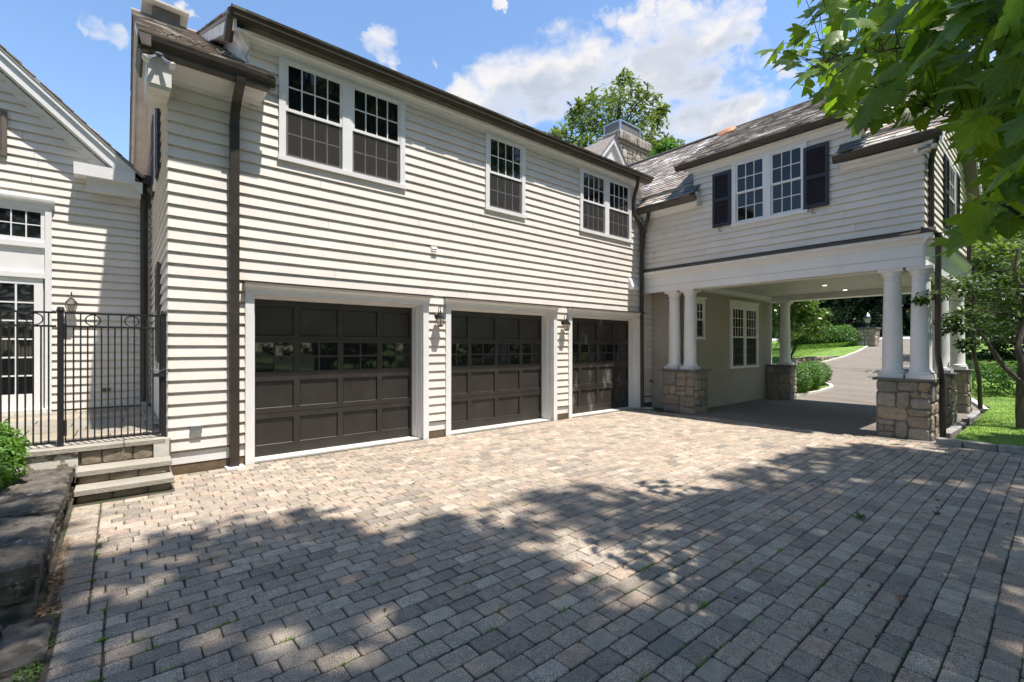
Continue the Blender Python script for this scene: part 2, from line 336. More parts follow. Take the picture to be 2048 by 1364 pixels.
def share(o, name, loc, parent, scale=None, rot=None):          # another object on the same mesh
    c = bpy.data.objects.new(name, o.data); COL.objects.link(c); c.parent = parent
    WPOS[c.name] = Vector(loc); c.location = Vector(loc) - WPOS[parent.name]
    if scale: c.scale = scale
    if rot: c.rotation_euler = rot
    return c
def copy_tree(o, parent=None):
    c = o.copy(); COL.objects.link(c); c.parent = parent
    for ch in list(o.children): copy_tree(ch, c)
    return c
def np_mesh(name, V, k, mat, parent=None, label=None, cat=None, kind=None, group=None, wpos=(0, 0, 0)):
    wpos = Vector(wpos); V = V - np.array(wpos); nf = len(V) // k
    me = bpy.data.meshes.new(name); me.vertices.add(len(V)); me.vertices.foreach_set('co', V.astype(np.float32).ravel())
    me.loops.add(nf * k); me.loops.foreach_set('vertex_index', np.arange(nf * k, dtype=np.int32))
    me.polygons.add(nf); me.polygons.foreach_set('loop_start', np.arange(0, nf * k, k, dtype=np.int32)); me.polygons.foreach_set('loop_total', np.full(nf, k, dtype=np.int32))
    me.update(calc_edges=True); me.materials.append(MATS[mat])
    o = bpy.data.objects.new(name, me); COL.objects.link(o); WPOS[o.name] = wpos
    if parent is not None: o.parent = parent; o.location = wpos - WPOS[parent.name]
    else: o.location = wpos
    return tag(o, label, cat, group, kind)

# wall frames: (along the wall, outward, up) -> world
def wall_y(Y): return lambda s, n, z: (s, Y - n, z)            # faces -Y
def wall_x(X): return lambda s, n, z: (X - n, s, z)            # faces -X

# ------------------------------------------------------------------ ground
def ramp(x):
    if x < 14.5: return 0.0
    if x < 16.5: return .085 * (x - 14.5) ** 2 / 4
    if x < 41: return .085 * (x - 15.5)
    return .085 * 25.5 + .02 * (x - 41)
def sheet(name, xs, ys, zf, mat, kind='structure', keep=None, label=None, skirt=0):
    m = MB(); nx, ny = len(xs), len(ys)
    m.v = [(x, y(x) if callable(y) else y, zf(x, y(x) if callable(y) else y)) for x in xs for y in ys]
    for i in range(nx - 1):
        for j in range(ny - 1):
            m.f.append((i * ny + j, (i + 1) * ny + j, (i + 1) * ny + j + 1, i * ny + j + 1))
    return m.build(name, mat, kind=kind, label=label)
def interp(x, pts):
    if x <= pts[0][0]: return pts[0][1]
    for (a, b), (c, d) in zip(pts, pts[1:]):
        if x <= c: return b + (d - b) * (x - a) / (c - a)
    return pts[-1][1]
GX = [-300, -80, -20, -8, 0, 4, 8, 12, 14] + [14.5 + .5 * i for i in range(5)] + [18 + 2 * i for i in range(12)] + [45, 60, 90, 160, 300, 600]
GY = [-300, -120, -50, -20, -8, -3, 0, 3, 6, 10, 16, 25, 50, 120, 300]
sheet('ground', GX, GY, lambda x, y: ramp(x) - .05, 'meadow')
DL = [(9.6, 5.75), (14.9, 5.75), (15.1, 5.3), (15.8, 5.08), (16.6, 4.88), (17.6, 4.78), (18.3, 5.1), (19.2, 6.6), (20.5, 7.35), (22, 7.28), (24, 7.13), (27, 6.94), (30, 7.05), (34.5, 7.5), (38, 8.6), (39, 10)]
DR = [(9.6, 1.27), (15.5, 1.27), (18, 2.0), (24, 3.0), (30, 3.8), (36, 4.4), (39, 2.0)]
DX = [9.62, 12, 14.5, 15, 15.25, 15.5, 16, 16.5, 17, 17.5, 18, 18.5, 19, 19.5, 20, 20.5] + [21 + .75 * i for i in range(25)]
sheet('driveway', DX, [(lambda x, t=t: interp(x, DR) * (1 - t) + interp(x, DL) * t) for t in (0, .25, .5, .75, 1)], lambda x, y: ramp(x) + .0, 'asphalt_drive')
sheet('road', [38.6, 40, 41, 42.5], [-120, -40, -10, 0, 5, 10, 30, 120], lambda x, y: ramp(x) + .03, 'road_light')
LWX = [9.78, 10.5, 11.5, 12.5, 13.5, 14.5, 15, 15.5, 16, 17, 18.5, 20, 22, 24, 27, 30, 34, 38]
sheet('lawn', LWX, [-40, -20, -10, -6, -3, -1.5, -.5, .3, lambda x: interp(x, DR) - .14], lambda x, y: ramp(x) + .07, 'grass', label='sunlit lawn beside the covered drive')
sheet('lawn', [15.05, 15.5, 16, 16.5, 17, 17.5, 18, 18.5, 19.3, 20, 21, 22, 24, 26, 28, 30, 33, 36, 38], [lambda x: interp(x, DL) + .14, lambda x: interp(x, DL) + .6, lambda x: interp(x, DL) + 2, 12, 20, 40],
      lambda x, y: ramp(x) + .06 + .30 * max(0, min(1, (y - interp(x, DL) - .2) / .5)) * max(0, min(1, (x - 19.6) / 1)) * max(0, min(1, (28 - x) / 5)), 'grass', label='lawn strip behind the low stone wall')

# paved courtyard: bedding sheet + rounded concrete setts
court = sheet('courtyard', [-.9, 3, 6, 9.62], [-3.3, 0, 3, 6.95], lambda x, y: -.0105, 'joint_sand')
court['label'] = 'paved courtyard in front of the garage doors'
def proj(p):
    p = Vector(p); d = p.dot(FW); return (1024 + 932 * p.dot(RT) / d, 694 - 932 * (p.z - EYE) / d, d) if d > .05 else (9e9, 9e9, d)
def pavers():
    PX, PY = .187, .1215
    items = []
    y = 6.70; j = 0
    while y > -3.2:
        left = -.135 if y > 3.66 else -.062
        if y > 6.0: left = .44
        off = (j % 2) * PX / 2 + rng.uniform(-.03, .03); x = left + off - PX
        # border column of long setts
        bl = -.335 if y > 3.7 else -.255
        if y < 5.98: items.append(((left + bl) / 2 - .003, y - PY / 2, left - bl - .009, PY - .008, True))
        while x < 9.40:
            a, b = max(x, left), min(x + PX, 9.40)
            if b - a > .05: items.append(((a + b) / 2, y - PY / 2 + .007 * math.sin(a * 1.7 + j * .35) * math.sin(a * .6 + 1 + j * .21), b - a - .007, PY - .006, b - a < PX - .001))
            x += PX
        y -= PY; j += 1
    yy = 6.68
    while yy > -3.2: items.append((9.505, yy - PY / 2, .19, PY - .005, True)); yy -= PY
    rank = []
    for i, it in enumerate(items):
        u, v, d = proj((it[0], it[1], 0))
        rank.append((d if (-20 < u < 2068 and v < 1390) else 1e6, i))
    rank.sort(); near = [i for d, i in rank if d < 1e5 and not items[i][4]][:300]; ns = set(near)
    protos = []
    for k in range(10):
        m = MB(); m.block(PX - rng.uniform(.005, .009), PY - rng.uniform(.005, .008), .03, .006, .010, Matrix.Identity(4), .002)
        me = bpy.data.meshes.new('paver'); me.from_pydata(m.v, [], m.f); me.materials.append(MATS['paver']); protos.append(me)
    for i in near:
        x, yv, w, h, _ = items[i]
        o = bpy.data.objects.new('paver', rng.choice(protos)); COL.objects.link(o); o.parent = court
        o.location = Vector((x + rng.uniform(-.0015, .0015), yv + rng.uniform(-.0015, .0015), -.03 + rng.uniform(-.0025, .0015))) - WPOS[court.name]
        o.rotation_euler = (rng.uniform(-.012, .012), rng.uniform(-.008, .008), rng.uniform(-.008, .008) + (math.pi if rng.random() < .5 else 0))
    m = MB()
    for i, (x, yv, w, h, _) in enumerate(items):
        if i in ns: continue
        M = Matrix.Translation((x, yv, -.03 + rng.uniform(-.0025, .0015))) @ Matrix.Rotation(rng.uniform(-.01, .01), 4, 'X') @ Matrix.Rotation(rng.uniform(-.008, .008), 4, 'Z')
        m.block(w, h, .03, .006, .010, M, .0022)
    m.build('paver_field', 'paver', court, kind='stuff')
pavers()

# ------------------------------------------------------------------ the house
GY0 = 6.77            # sheathing plane of the garage front (faces -Y)
WG = wall_y(GY0); WP = wall_x(9.92); WL = wall_y(10.42); WS = wall_x(.45); WE = wall_y(1.48)
house = empty('house', (5.0, 9.0, 0), 'cream clapboard house with three garage doors, slate roofs and a columned covered drive', 'house')

def clapboards(wall, W, z0, z1, expo, spans, mat='siding'):
    """spans(z) -> list of (s0, s1) runs for the course whose butt edge is at z"""
    z = z0; done = 0
    while z < z1 - .02:
        top = min(z + expo + .012, z1)
        for a, b in spans(z, min(z + expo, z1)):
            if b - a < .02: continue
            cuts = [a]
            if b - a > 4.6: cuts += sorted([a + (b - a) * (.35 + rng.uniform(-.2, .12)), a + (b - a) * (.72 + rng.uniform(-.12, .15))])
            cuts.append(b)
            for p, q in zip(cuts, cuts[1:]):
                m = MB(); zk = min(z + expo, z1) - .027
                pr = [(0, z), (.033, z), (.0155, zk), (.001, zk), (.001, top), (0, top)]
                m.prism(pr, p, q - (.004 if q != b else 0), W); m.build('clapboard', mat, wall); done += 1
        z += expo
    return done

# -- garage front wall
DOORS = [(1.225, 3.88), (4.21, 6.88), (7.23, 9.88)]
WINS = [(1.618, 3.455, 4.015, 5.36, 2), (5.046, 6.0, 4.005, 5.36, 1), (7.585, 9.415, 4.02, 5.36, 2)]
w = MB()
w.wbox(WG, .45, 10.34, 2.2, 4.74, -.2, 0); w.wbox(WG, 1.275, 9.78, 4.74, 5.56, -.2, 0); w.wbox(WG, .45, 1.275, 4.74, 5.0, -.2, -.02)
prev = .45
for a, b in DOORS: w.wbox(WG, prev, a + .1, .0, 2.2, -.2, 0); prev = b - .1
w.wbox(WG, prev, 10.34, 0, 2.2, -.2, 0)
gw = w.build('clapboard_wall', 'sheathing', house, label='garage front wall of cream clapboards')
def gspans(z, zt):
    right = 10.32 if zt < 3.35 else 9.88
    if z > 4.57: left = 1.27
    else: left = .432
    runs = [(left, right)]
    cut = [(a, b) for a, b in DOORS if z < 2.33] + [(a, b) for a, b, c, d, _ in WINS if z < d and zt > c + .02]
    out = []
    for r0, r1 in runs:
        p = r0
        for a, b in sorted(cut): out.append((p, a)); p = b
        out.append((p, r1))
    return out
clapboards(gw, WG, .2755, 5.36, .1385, gspans)
# base board, drip cap and brown foot between the doors
pr = .44
for a, b in DOORS + [(10.32, 10.32)]:
    m = MB(); m.wbox(WG, pr, a, .113, .25, 0, .014); m.build('base_board', 'trim', house)
    m = MB(); m.wbox(WG, pr, a, .25, .272, 0, .034); m.build('drip_cap', 'bronze_old', house)
    m = MB(); m.wbox(WG, pr, a, -.03, .113, 0, .006); m.build('base_board', 'brown_base', house)
    pr = b
# frieze + cornice of the tall dormer
m = MB(); m.wbox(WG, 1.262, 9.80, 5.36, 5.52, .0, .03); m.build('frieze', 'trim', house)
m = MB(); m.prism([(.03, 5.42), (.045, 5.42), (.06, 5.46), (.085, 5.475), (.09, 5.52), (.03, 5.52)], 1.19, 9.86, WG); m.build('crown_moulding', 'trim', house)
m = MB(); m.wbox(WG, 1.10, 9.93, 5.52, 5.545, -.02, .2); m.build('soffit', 'bronze_old', house)
def gutter(W, s0, s1, z, n0, h=.115, d=.13, mat='bronze', name='gutter'):
    m = MB(); m.prism([(n0, z), (n0 + d * .62, z), (n0 + d * .74, z + h * .35), (n0 + d * .95, z + h * .62), (n0 + d, z + h), (n0 + d * .9, z + h), (n0 + d * .86, z + h * .7), (n0, z + h * .7)], s0, s1, W)
    return m.build(name, mat, house)
gutter(WG, 1.03, 9.97, 5.528, .17)
# short return of that gutter up the dormer's side
m = MB(); m.tube([(1.05, 6.52, 5.59), (1.05, 6.60, 5.60), (1.05, 6.86, 5.40)], .055, 6); m.build('gutter', 'bronze', house)

# -- double-hung windows
PANE = None
def pane(W, s0, s1, z0, z1, n, parent, mat='glass_dark'):
    m = MB(); t = rng.uniform(-.0022, .0022); q = rng.uniform(-.0022, .0022)
    v = [W(s0, n + t, z0), W(s1, n - t + q, z0), W(s1, n - t, z1), W(s0, n + t - q, z1)]
    v2 = [W(s0, n - .006, z0), W(s1, n - .006, z0), W(s1, n - .006, z1), W(s0, n - .006, z1)]
    m.add(v + v2, [(0, 1, 2, 3), (7, 6, 5, 4), (0, 4, 5, 1), (1, 5, 6, 2), (2, 6, 7, 3), (3, 7, 4, 0)])
    return m.build('pane', mat, parent)
def sash(W, s0, s1, z0, z1, n, cols, rows, parent, mat='trim', f=.035, fb=.04, mun=.016, name='sash', pmat='glass_dark', d=.018):
    m = MB(); m.wbox(W, s0, s0 + f, z0, z1, n - d, n); m.wbox(W, s1 - f, s1, z0, z1, n - d, n); m.wbox(W, s0 + f, s1 - f, z0, z0 + fb, n - d, n); m.wbox(W, s0 + f, s1 - f, z1 - f, z1, n - d, n)
    a, b, c, e = s0 + f, s1 - f, z0 + fb, z1 - f
    for i in range(1, cols):
        x = a + (b - a) * i / cols; m.wbox(W, x - mun / 2, x + mun / 2, c, e, n - d, n - .003)
    for j in range(1, rows):
        z = c + (e - c) * j / rows; m.wbox(W, a, b, z - mun / 2, z + mun / 2, n - d, n - .0045)
    m.build(name, mat, parent)
    for i in range(cols):
        for j in range(rows):
            h = mun / 2
            pane(W, a + (b - a) * i / cols + (h if i else 0), a + (b - a) * (i + 1) / cols - (h if i < cols - 1 else 0), c + (e - c) * j / rows + (h if j else 0), c + (e - c) * (j + 1) / rows - (h if j < rows - 1 else 0), n - d + .004, parent, pmat)
def window(W, s0, s1, z0, z1, lights=2, cols=4, rows=2, lowrows=None, cas=.085, head=.03, mull=.13, split=.5, screen=True, cap=False, label=None, mat='trim'):
    win = empty('window', W((s0 + s1) / 2, .02, z0)); win.parent = house; win.location = Vector(W((s0 + s1) / 2, .02, z0)) - WPOS[house.name]
    if label: win['label'] = label
    m = MB(); m.wbox(W, s0, s0 + cas, z0, z1, 0, .05); m.wbox(W, s1 - cas, s1, z0, z1, 0, .05); m.wbox(W, s0 + cas, s1 - cas, z1 - head, z1, 0, .048)
    cells = []; a, b = s0 + cas, s1 - cas; cw = (b - a - mull * (lights - 1)) / lights
    for k in range(lights):
        c0 = a + k * (cw + mull); cells.append((c0, c0 + cw))
        if k: m.wbox(W, c0 - mull, c0, z0 + .045, z1 - head, 0, .046)
    m.build('frame', mat, win)
    m = MB(); m.wbox(W, s0 - .012, s1 + .012, z0 - .02, z0 + .045, 0, .062); m.build('sill', mat, win)
    if cap: m = MB(); m.wbox(W, s0 - .03, s1 + .03, z1, z1 + .035, 0, .085); m.build('head_cap', mat, win)
    zz0, zz1 = z0 + .045, z1 - head; zm = zz0 + (zz1 - zz0) * split
    for c0, c1 in cells:
        sash(W, c0, c1, zm - .02, zz1, .036, cols, rows, win, mat)
        sash(W, c0, c1, zz0, zm + .012, .016, cols, lowrows or rows, win, mat, d=.013)
        if screen:
            m = MB(); m.wbox(W, c0 + .004, c1 - .004, zz0 + .004, zm - .024, .022, .0235); m.build('insect_screen', 'insect_screen', win)
    return win
for i, (a, b, c, d, k) in enumerate(WINS): window(WG, a, b, c, d, k, mull=.145)

# -- garage doors
def garage_door(s0, s1, mat, label):
    g = empty('garage_door', (s0, GY0 + .3, 0)); g.parent = house; g.location = Vector(((s0 + s1) / 2, GY0 + .28, 0)) - WPOS[house.name]; WPOS[g.name] = Vector(((s0 + s1) / 2, GY0 + .28, 0))
    g['label'] = label
    W = wall_y(GY0 + .28); a, b = s0 + .08, s1 - .08
    zr = [0, .157, .516, .66, 1.03, 1.16, 1.345, 1.385, 1.56, 1.656, 2.056, 2.28]
    cw = (b - a) / 4; st = .085
    m = MB(); m.wbox(W, a, b, .008, 2.28, -.05, -.028)
    rows = [(zr[1], zr[2]), (zr[3], zr[4]), (zr[5], zr[8]), (zr[9], zr[10])]
    # stiles and rails stand proud of the panels; sections are parted by a groove
    secs = [(.008, .586), (.592, 1.096), (1.102, 1.606), (1.612, 2.28)]
    for (r0, r1), (q0, q1) in zip(rows, secs):
        m.wbox(W, a, b, q0, r0, -.028, 0); m.wbox(W, a, b, r1, q1, -.028, 0)
        edges = [a + .055] + [a + cw * k for k in (1, 2, 3)] + [b - .055]
        m.wbox(W, a, a + .1, r0, r1, -.028, 0); m.wbox(W, b - .1, b, r0, r1, -.028, 0)
        for k in (1, 2, 3): m.wbox(W, a + cw * k - st / 2, a + cw * k + st / 2, r0, r1, -.028, 0)
    m.build('door_frame', mat, g)
    for ri, (r0, r1) in enumerate(rows):
        for k in range(4):
            p0 = a + .1 if k == 0 else a + cw * k + st / 2; p1 = b - .1 if k == 3 else a + cw * (k + 1) - st / 2
            if ri == 2:
                mm = MB(); xm = (p0 + p1) / 2; zm = (zr[6] + zr[7]) / 2
                mm.wbox(W, xm - .013, xm + .013, r0, r1, -.027, -.006); mm.wbox(W, p0, xm - .013, zm - .014, zm + .014, -.027, -.006); mm.wbox(W, xm + .013, p1, zm - .014, zm + .014, -.027, -.006)
                mm.build('muntin', mat, g)
                for x0, x1 in ((p0, xm - .013), (xm + .013, p1)):
                    for z0, z1 in ((r0, zm - .014), (zm + .014, r1)): pane(W, x0 + .001, x1 - .001, z0 + .001, z1 - .001, -.019, g)
            else:
                mm = MB(); mm.wbox(W, p0 + .012, p1 - .012, r0 + .012, r1 - .012, -.028, -.021)
                mm.prism([(-.028, r0 + .0005), (-.014, r0 + .0005), (-.0235, r0 + .008), (-.028, r0 + .008)], p0, p1, W); mm.build('panel', mat, g)
    # white casing, jambs, head and cap
    m = MB(); Wf = WG
    m.wbox(Wf, s0, s0 + .1, -.02, 2.235, 0, .045); m.wbox(Wf, s1 - .1, s1, -.02, 2.235, 0, .045); m.wbox(Wf, s0 + .1, s1 - .1, 2.185, 2.235, 0, .045); m.build('door_casing', 'trim', g)
    m = MB(); m.wbox(Wf, s0 + .102, s0 + .115, -.02, 2.185, -.3, -.001); m.wbox(Wf, s1 - .115, s1 - .102, -.02, 2.185, -.3, -.001); m.wbox(Wf, s0 + .102, s1 - .102, 2.186, 2.198, -.3, -.001)
    m.wbox(Wf, s1 - .14, s1 - .116, -.02, 2.15, -.275, -.13); m.wbox(Wf, s0 + .116, s0 + .14, -.02, 2.15, -.275, -.13); m.wbox(Wf, s0 + .116, s1 - .116, 2.15, 2.185, -.275, -.13); m.build('door_jamb', 'trim', g)
    m = MB(); m.prism([(0, 2.235), (.05, 2.235), (.058, 2.27), (.095, 2.295), (.10, 2.325), (0, 2.325)], s0 - .012, s1 + .012, Wf); m.build('head_moulding', 'trim', g)
    m = MB(); m.wbox(Wf, s0 - .03, s1 + .03, 2.325, 2.342, 0, .138); m.build('head_cap', 'bronze', g)
    m = MB(); m.box(s0 + .116, s1 - .116, GY0 + .03, GY0 + .34, -.025, .010); m.build('threshold', 'concrete', g)
garage_door(*DOORS[0], 'door_paint', 'garage door beside the bronze square downspout')
garage_door(*DOORS[1], 'door_paint', 'garage door between the two wall lanterns')
garage_door(*DOORS[2], 'worn_door_paint', 'garage door with whitish weather stains')

# -- low eave at the left end of the garage front, gable side
m = MB(); m.wbox(WG, .445, 1.25, 4.58, 4.70, 0, .03); m.build('frieze', 'trim', house)
m = MB(); m.prism([(.03, 4.62), (.06, 4.62), (.09, 4.66), (.20, 4.68), (.24, 4.72), (.03, 4.72)], .24, 1.40, WG); m.build('crown_moulding', 'trim', house)
m = MB(); m.box(.19, 1.44, 6.40, 6.50, 4.716, 4.742); m.build('soffit', 'bronze_old', house)
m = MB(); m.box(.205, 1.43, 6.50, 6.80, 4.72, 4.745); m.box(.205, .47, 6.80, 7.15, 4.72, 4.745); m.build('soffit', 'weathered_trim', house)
gutter(WG, .15, 1.494, 4.745, .29, .12, .13)
m = MB(); m.prism([(.22, 4.745), (.30, 4.745), (.315, 4.80), (.335, 4.865), (.22, 4.865)], 6.35, 7.18, wall_x(.48)); m.build('gutter', 'bronze_old', house)
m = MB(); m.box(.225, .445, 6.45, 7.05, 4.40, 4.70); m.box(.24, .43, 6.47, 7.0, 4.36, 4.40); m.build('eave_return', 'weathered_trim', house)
m = MB(); m.wbox(WG, .47, 1.25, 4.75, 5.02, -.2, -.01); m.build('eave_filler', 'sheathing', house)

# -- gable side wall (faces -X)
RID_Y, RID_Z, EAVE_Y, EAVE_Z = 10.0, 7.08, 6.35, 4.86
def roofz(y): return EAVE_Z + (RID_Z - EAVE_Z) * (y - EAVE_Y) / (RID_Y - EAVE_Y) if y < RID_Y else RID_Z - (RID_Z - EAVE_Z) * (y - RID_Y) / (RID_Y - EAVE_Y)
m = MB(); m.poly([(.45, 6.97, 0), (.45, 13.5, 0), (.45, 13.5, roofz(13.5) - .06), (.45, 10, RID_Z - .06), (.45, 6.97, roofz(6.97) - .06)], (.2, 0, 0))
sw = m.build('clapboard_wall', 'sheathing', house, label='side wall of the garage facing the terrace')
def sspans(z, zt):
    y1 = 10.40 if z < 4.4 else 13.0
    y0 = 6.752
    if z > roofz(6.8) - .2: y0 = EAVE_Y + (z + .25 - EAVE_Z) / (RID_Z - EAVE_Z) * (RID_Y - EAVE_Y); y1 = 20 - y0
    return [(y0, y1)]
clapboards(sw, WS, .2755 + .1385, 6.7, .1385, sspans)
for ys in (-1, 1):                                    # rake boards
    a = Vector((.19, EAVE_Y + .15, roofz(EAVE_Y + .15) - .05)); b = Vector((.19, RID_Y, RID_Z - .05))
    if ys > 0: a.y = 20 - a.y
    m = MB(); m.poly([a, b, b - Vector((0, 0, .22)), a - Vector((0, 0, .2))], (.035, 0, 0)); m.build('rake_board', 'weathered_trim', house)
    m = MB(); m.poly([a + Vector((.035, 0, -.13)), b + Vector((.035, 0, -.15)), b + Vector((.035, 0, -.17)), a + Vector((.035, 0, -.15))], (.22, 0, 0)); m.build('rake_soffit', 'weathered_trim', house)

def shutter(W, s0, s1, z0, z1, n=.03, mat='shutter_paint', dog=True, panels=2, label=None):
    sh = empty('shutter', W((s0 + s1) / 2, n, z0)); sh.parent = house; sh.location = Vector(W((s0 + s1) / 2, n, z0)) - WPOS[house.name]
    if label: sh['label'] = label
    m = MB(); t = .035; f = .055
    m.wbox(W, s0, s0 + f, z0, z1, n, n + t); m.wbox(W, s1 - f, s1, z0, z1, n, n + t)
    zs = [z0] + [z0 + (z1 - z0) * k / panels for k in range(1, panels)] + [z1]
    m.wbox(W, s0 + f, s1 - f, z0, z0 + .075, n, n + t); m.wbox(W, s0 + f, s1 - f, z1 - .065, z1, n, n + t)
    for k in range(1, panels): m.wbox(W, s0 + f, s1 - f, zs[k] - .04, zs[k] + .035, n, n + t)
    m.wbox(W, s0 + f, s1 - f, z0 + .075, z1 - .065, n, n + .006); m.build('shutter_frame', mat, sh)
    for k in range(panels):
        a = zs[k] + (.075 if k == 0 else .035); b = zs[k + 1] - (.065 if k == panels - 1 else .04); z = a
        m = MB()
        while z < b - .02:
            m.prism([(n + .008, z + .026), (n + .012, z + .031), (n + .031, z + .006), (n + .027, z + .001)], s0 + f, s1 - f, W); z += .0305
        m.build('louvre', mat, sh)
    if dog:
        sm = (s0 + s1) / 2 + .04; m = MB()
        pts = [W(sm + .035 * math.sin(t) * (1 - .25 * t / 6), n + .02, z0 - .05 - .052 * (t / 6) + .02 * math.cos(t)) for t in [i * .55 for i in range(11)]]
        m.tube([W(sm, n + .0, z0 - .01), W(sm, n + .03, z0 - .02)] + pts, .006, 5); m.build('shutter_dog', 'iron', sh)
    return sh
shutter(WS, 7.95, 8.42, 3.92, 5.08, .028, label='upper shutter on the gable side wall')
shutter(WS, 9.05, 9.5, 3.92, 5.08, .028)
window(WS, 8.43, 9.04, 3.92, 5.08, 1, 3, 2)
shutter(WS, 7.95, 8.42, 1.30, 2.66, .028, 'shutter_brown', label='faded brown lower shutter above the terrace')

# -- roofs, laid in slates
def slate_slope(roof, P0, U, V, wu, lv, expo=.135, width=.22, mat='slate', clip=None, name='slate_courses', lift=.0):
    """P0 corner at the eave, U unit along the eave, V unit up the slope"""
    P0, U, V = Vector(P0), Vector(U).normalized(), Vector(V).normalized(); Nn = U.cross(V).normalized()
    if Nn.z < 0: Nn = -Nn
    m = MB(); j = 0; v = -.02
    while v < lv:
        u = -rng.uniform(0, width)
        while u < wu:
            ww = width * rng.uniform(.7, 1.25); a, b = max(u, 0), min(u + ww, wu); u += ww
            if b - a < .03: continue
            if clip and not clip((a + b) / 2, v + expo / 2): continue
            dv = rng.uniform(-.010, .010); t = rng.uniform(.008, .02); ll = min(expo * 1.5, lv - v + .02)
            p = lambda uu, vv, n: P0 + U * uu + V * vv + Nn * (n + lift)
            g = .0025
            m.add([p(a + g, v + dv, .004), p(b - g, v + dv, .004), p(b - g, v + ll, .0), p(a + g, v + ll, .0), p(a + g, v + dv, .013 + t), p(b - g, v + dv, .013 + t), p(b - g, v + ll, .006), p(a + g, v + ll, .006)],
                  [(4, 5, 6, 7), (0, 1, 5, 4), (1, 2, 6, 5), (3, 0, 4, 7), (2, 3, 7, 6)])
        v += expo; j += 1
    m.build(name, mat, roof, kind='stuff')
def roof_deck(pts, off=(0, 0, -.05), label=None):
    m = MB(); m.poly(pts, off); r = m.build('roof', 'sheathing', house)
    if label: r['label'] = label
    return r
sl = math.hypot(RID_Y - EAVE_Y, RID_Z - EAVE_Z); VG = Vector((0, RID_Y - EAVE_Y, RID_Z - EAVE_Z)).normalized()
# garage main roof: strip left of the dormer and the rear slope
r = roof_deck([(.17, EAVE_Y + .06, roofz(EAVE_Y + .06) - .02), (1.47, EAVE_Y + .06, roofz(EAVE_Y + .06) - .02), (1.47, 6.76, roofz(6.76) - .02), (1.3, 6.76, roofz(6.76) - .02), (1.3, RID_Y, RID_Z - .02), (.17, RID_Y, RID_Z - .02)], label='small slate roof left of the tall dormer')
slate_slope(r, (.15, EAVE_Y + .03, roofz(EAVE_Y + .03) - .01), (1, 0, 0), VG, 1.33, sl - .02, .12, .2, clip=lambda u, v: u < 1.16 or v < .42)
r = roof_deck([(.17, RID_Y, RID_Z - .02), (14.0, RID_Y, RID_Z - .02), (14.0, 13.65, EAVE_Z - .02), (.17, 13.65, EAVE_Z - .02)])
slate_slope(r, (.15, 13.66, EAVE_Z - .01), (1, 0, 0), (0, RID_Y - 13.65, RID_Z - EAVE_Z), 12, sl, .2, .35)
m = MB(); m.tube([(.15, RID_Y, RID_Z + .01), (13.5, RID_Y, RID_Z + .01)], .05, 6); m.build('ridge_cap', 'slate', house)
# dormer roof (low slope) and cheek
DRZ0, DRZ1 = 5.60, 7.13
r = roof_deck([(1.06, 6.50, DRZ0), (9.96, 6.50, DRZ0), (9.96, 10.1, DRZ1), (1.06, 10.1, DRZ1)], (0, 0, -.05))
slate_slope(r, (1.04, 6.47, DRZ0), (1, 0, 0), (0, 3.6, DRZ1 - DRZ0), 8.93, 3.85, .2, .3)
m = MB(); m.poly([(1.27, 6.78, roofz(6.78)), (1.27, 6.78, 5.5), (1.27, 10.0, DRZ1 - .1), (1.27, 10.0, RID_Z - .1)], (.1, 0, 0)); m.build('dormer_cheek', 'trim', house)
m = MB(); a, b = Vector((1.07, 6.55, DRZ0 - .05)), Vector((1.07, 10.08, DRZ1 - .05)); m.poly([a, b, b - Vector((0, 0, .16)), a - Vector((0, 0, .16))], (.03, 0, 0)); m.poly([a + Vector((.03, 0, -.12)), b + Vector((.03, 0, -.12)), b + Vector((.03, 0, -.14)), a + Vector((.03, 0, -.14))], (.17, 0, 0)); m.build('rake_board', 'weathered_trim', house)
m = MB(); m.prism([(0, 5.30), (.05, 5.36), (.10, 5.46), (.15, 5.50), (.15, 5.52), (0, 5.52)], 6.70, 6.95, wall_x(1.262)); m.build('crown_moulding', 'trim', house)
m = MB(); m.box(1.9, 9.7, 6.98, 10, 5.0, 5.5); m.build('dormer_core', 'sheathing', house)
for k in range(4):                                     # butterfly snow guards
    for q in (0, 1):
        x, y = .42 + .26 * k + .1 * q, EAVE_Y + .28 + .2 * q; c = Vector((x, y, roofz(y) + .05)); m = MB()
        m.tube([c + Vector((-.045, 0, .03)), c, c + Vector((.045, 0, .03))], .011, 5); m.tube([c - Vector((0, 0, .05)), c, c + Vector((0, .06, .01))], .007, 4)
        m.build('snow_guard', 'bronze_old', house)
m = MB(); m.box(.42, .80, 9.85, 10.25, 7.0, 7.22); m.build('flue', 'cap_stone', house)
m = MB(); m.poly([(.28, 9.7, 7.24), (.92, 9.7, 7.22), (.92, 10.4, 7.26), (.28, 10.4, 7.28)], (0, 0, .035)); m.build('flue_cap', 'concrete', house)

# -- square downspout on the garage front
def square_spout(pts, w=.1, d=.085, mat='bronze'):
    m = MB(); secs = []
    for x, n, z in pts: secs.append([WG(x - w / 2, n, z), WG(x + w / 2, n, z), WG(x + w / 2, n + d, z), WG(x - w / 2, n + d, z)])
    v = [p for q in secs for p in q]; f = [(3, 2, 1, 0)] + [tuple(4 * (len(secs) - 1) + i for i in range(4))]
    for i in range(len(secs) - 1): f += [(4 * i + k, 4 * i + (k + 1) % 4, 4 * i + 4 + (k + 1) % 4, 4 * i + 4 + k) for k in range(4)]
    m.add(v, f); return m.build('downspout', mat, house, label='square bronze downspout left of the garage doors')
square_spout([(1.098, .03, -.0), (1.098, .03, 4.28), (1.098, .035, 4.33), (1.10, .06, 4.42), (1.105, .12, 4.52), (1.11, .19, 4.60), (1.115, .26, 4.66), (1.12, .30, 4.70), (1.12, .31, 4.75)])
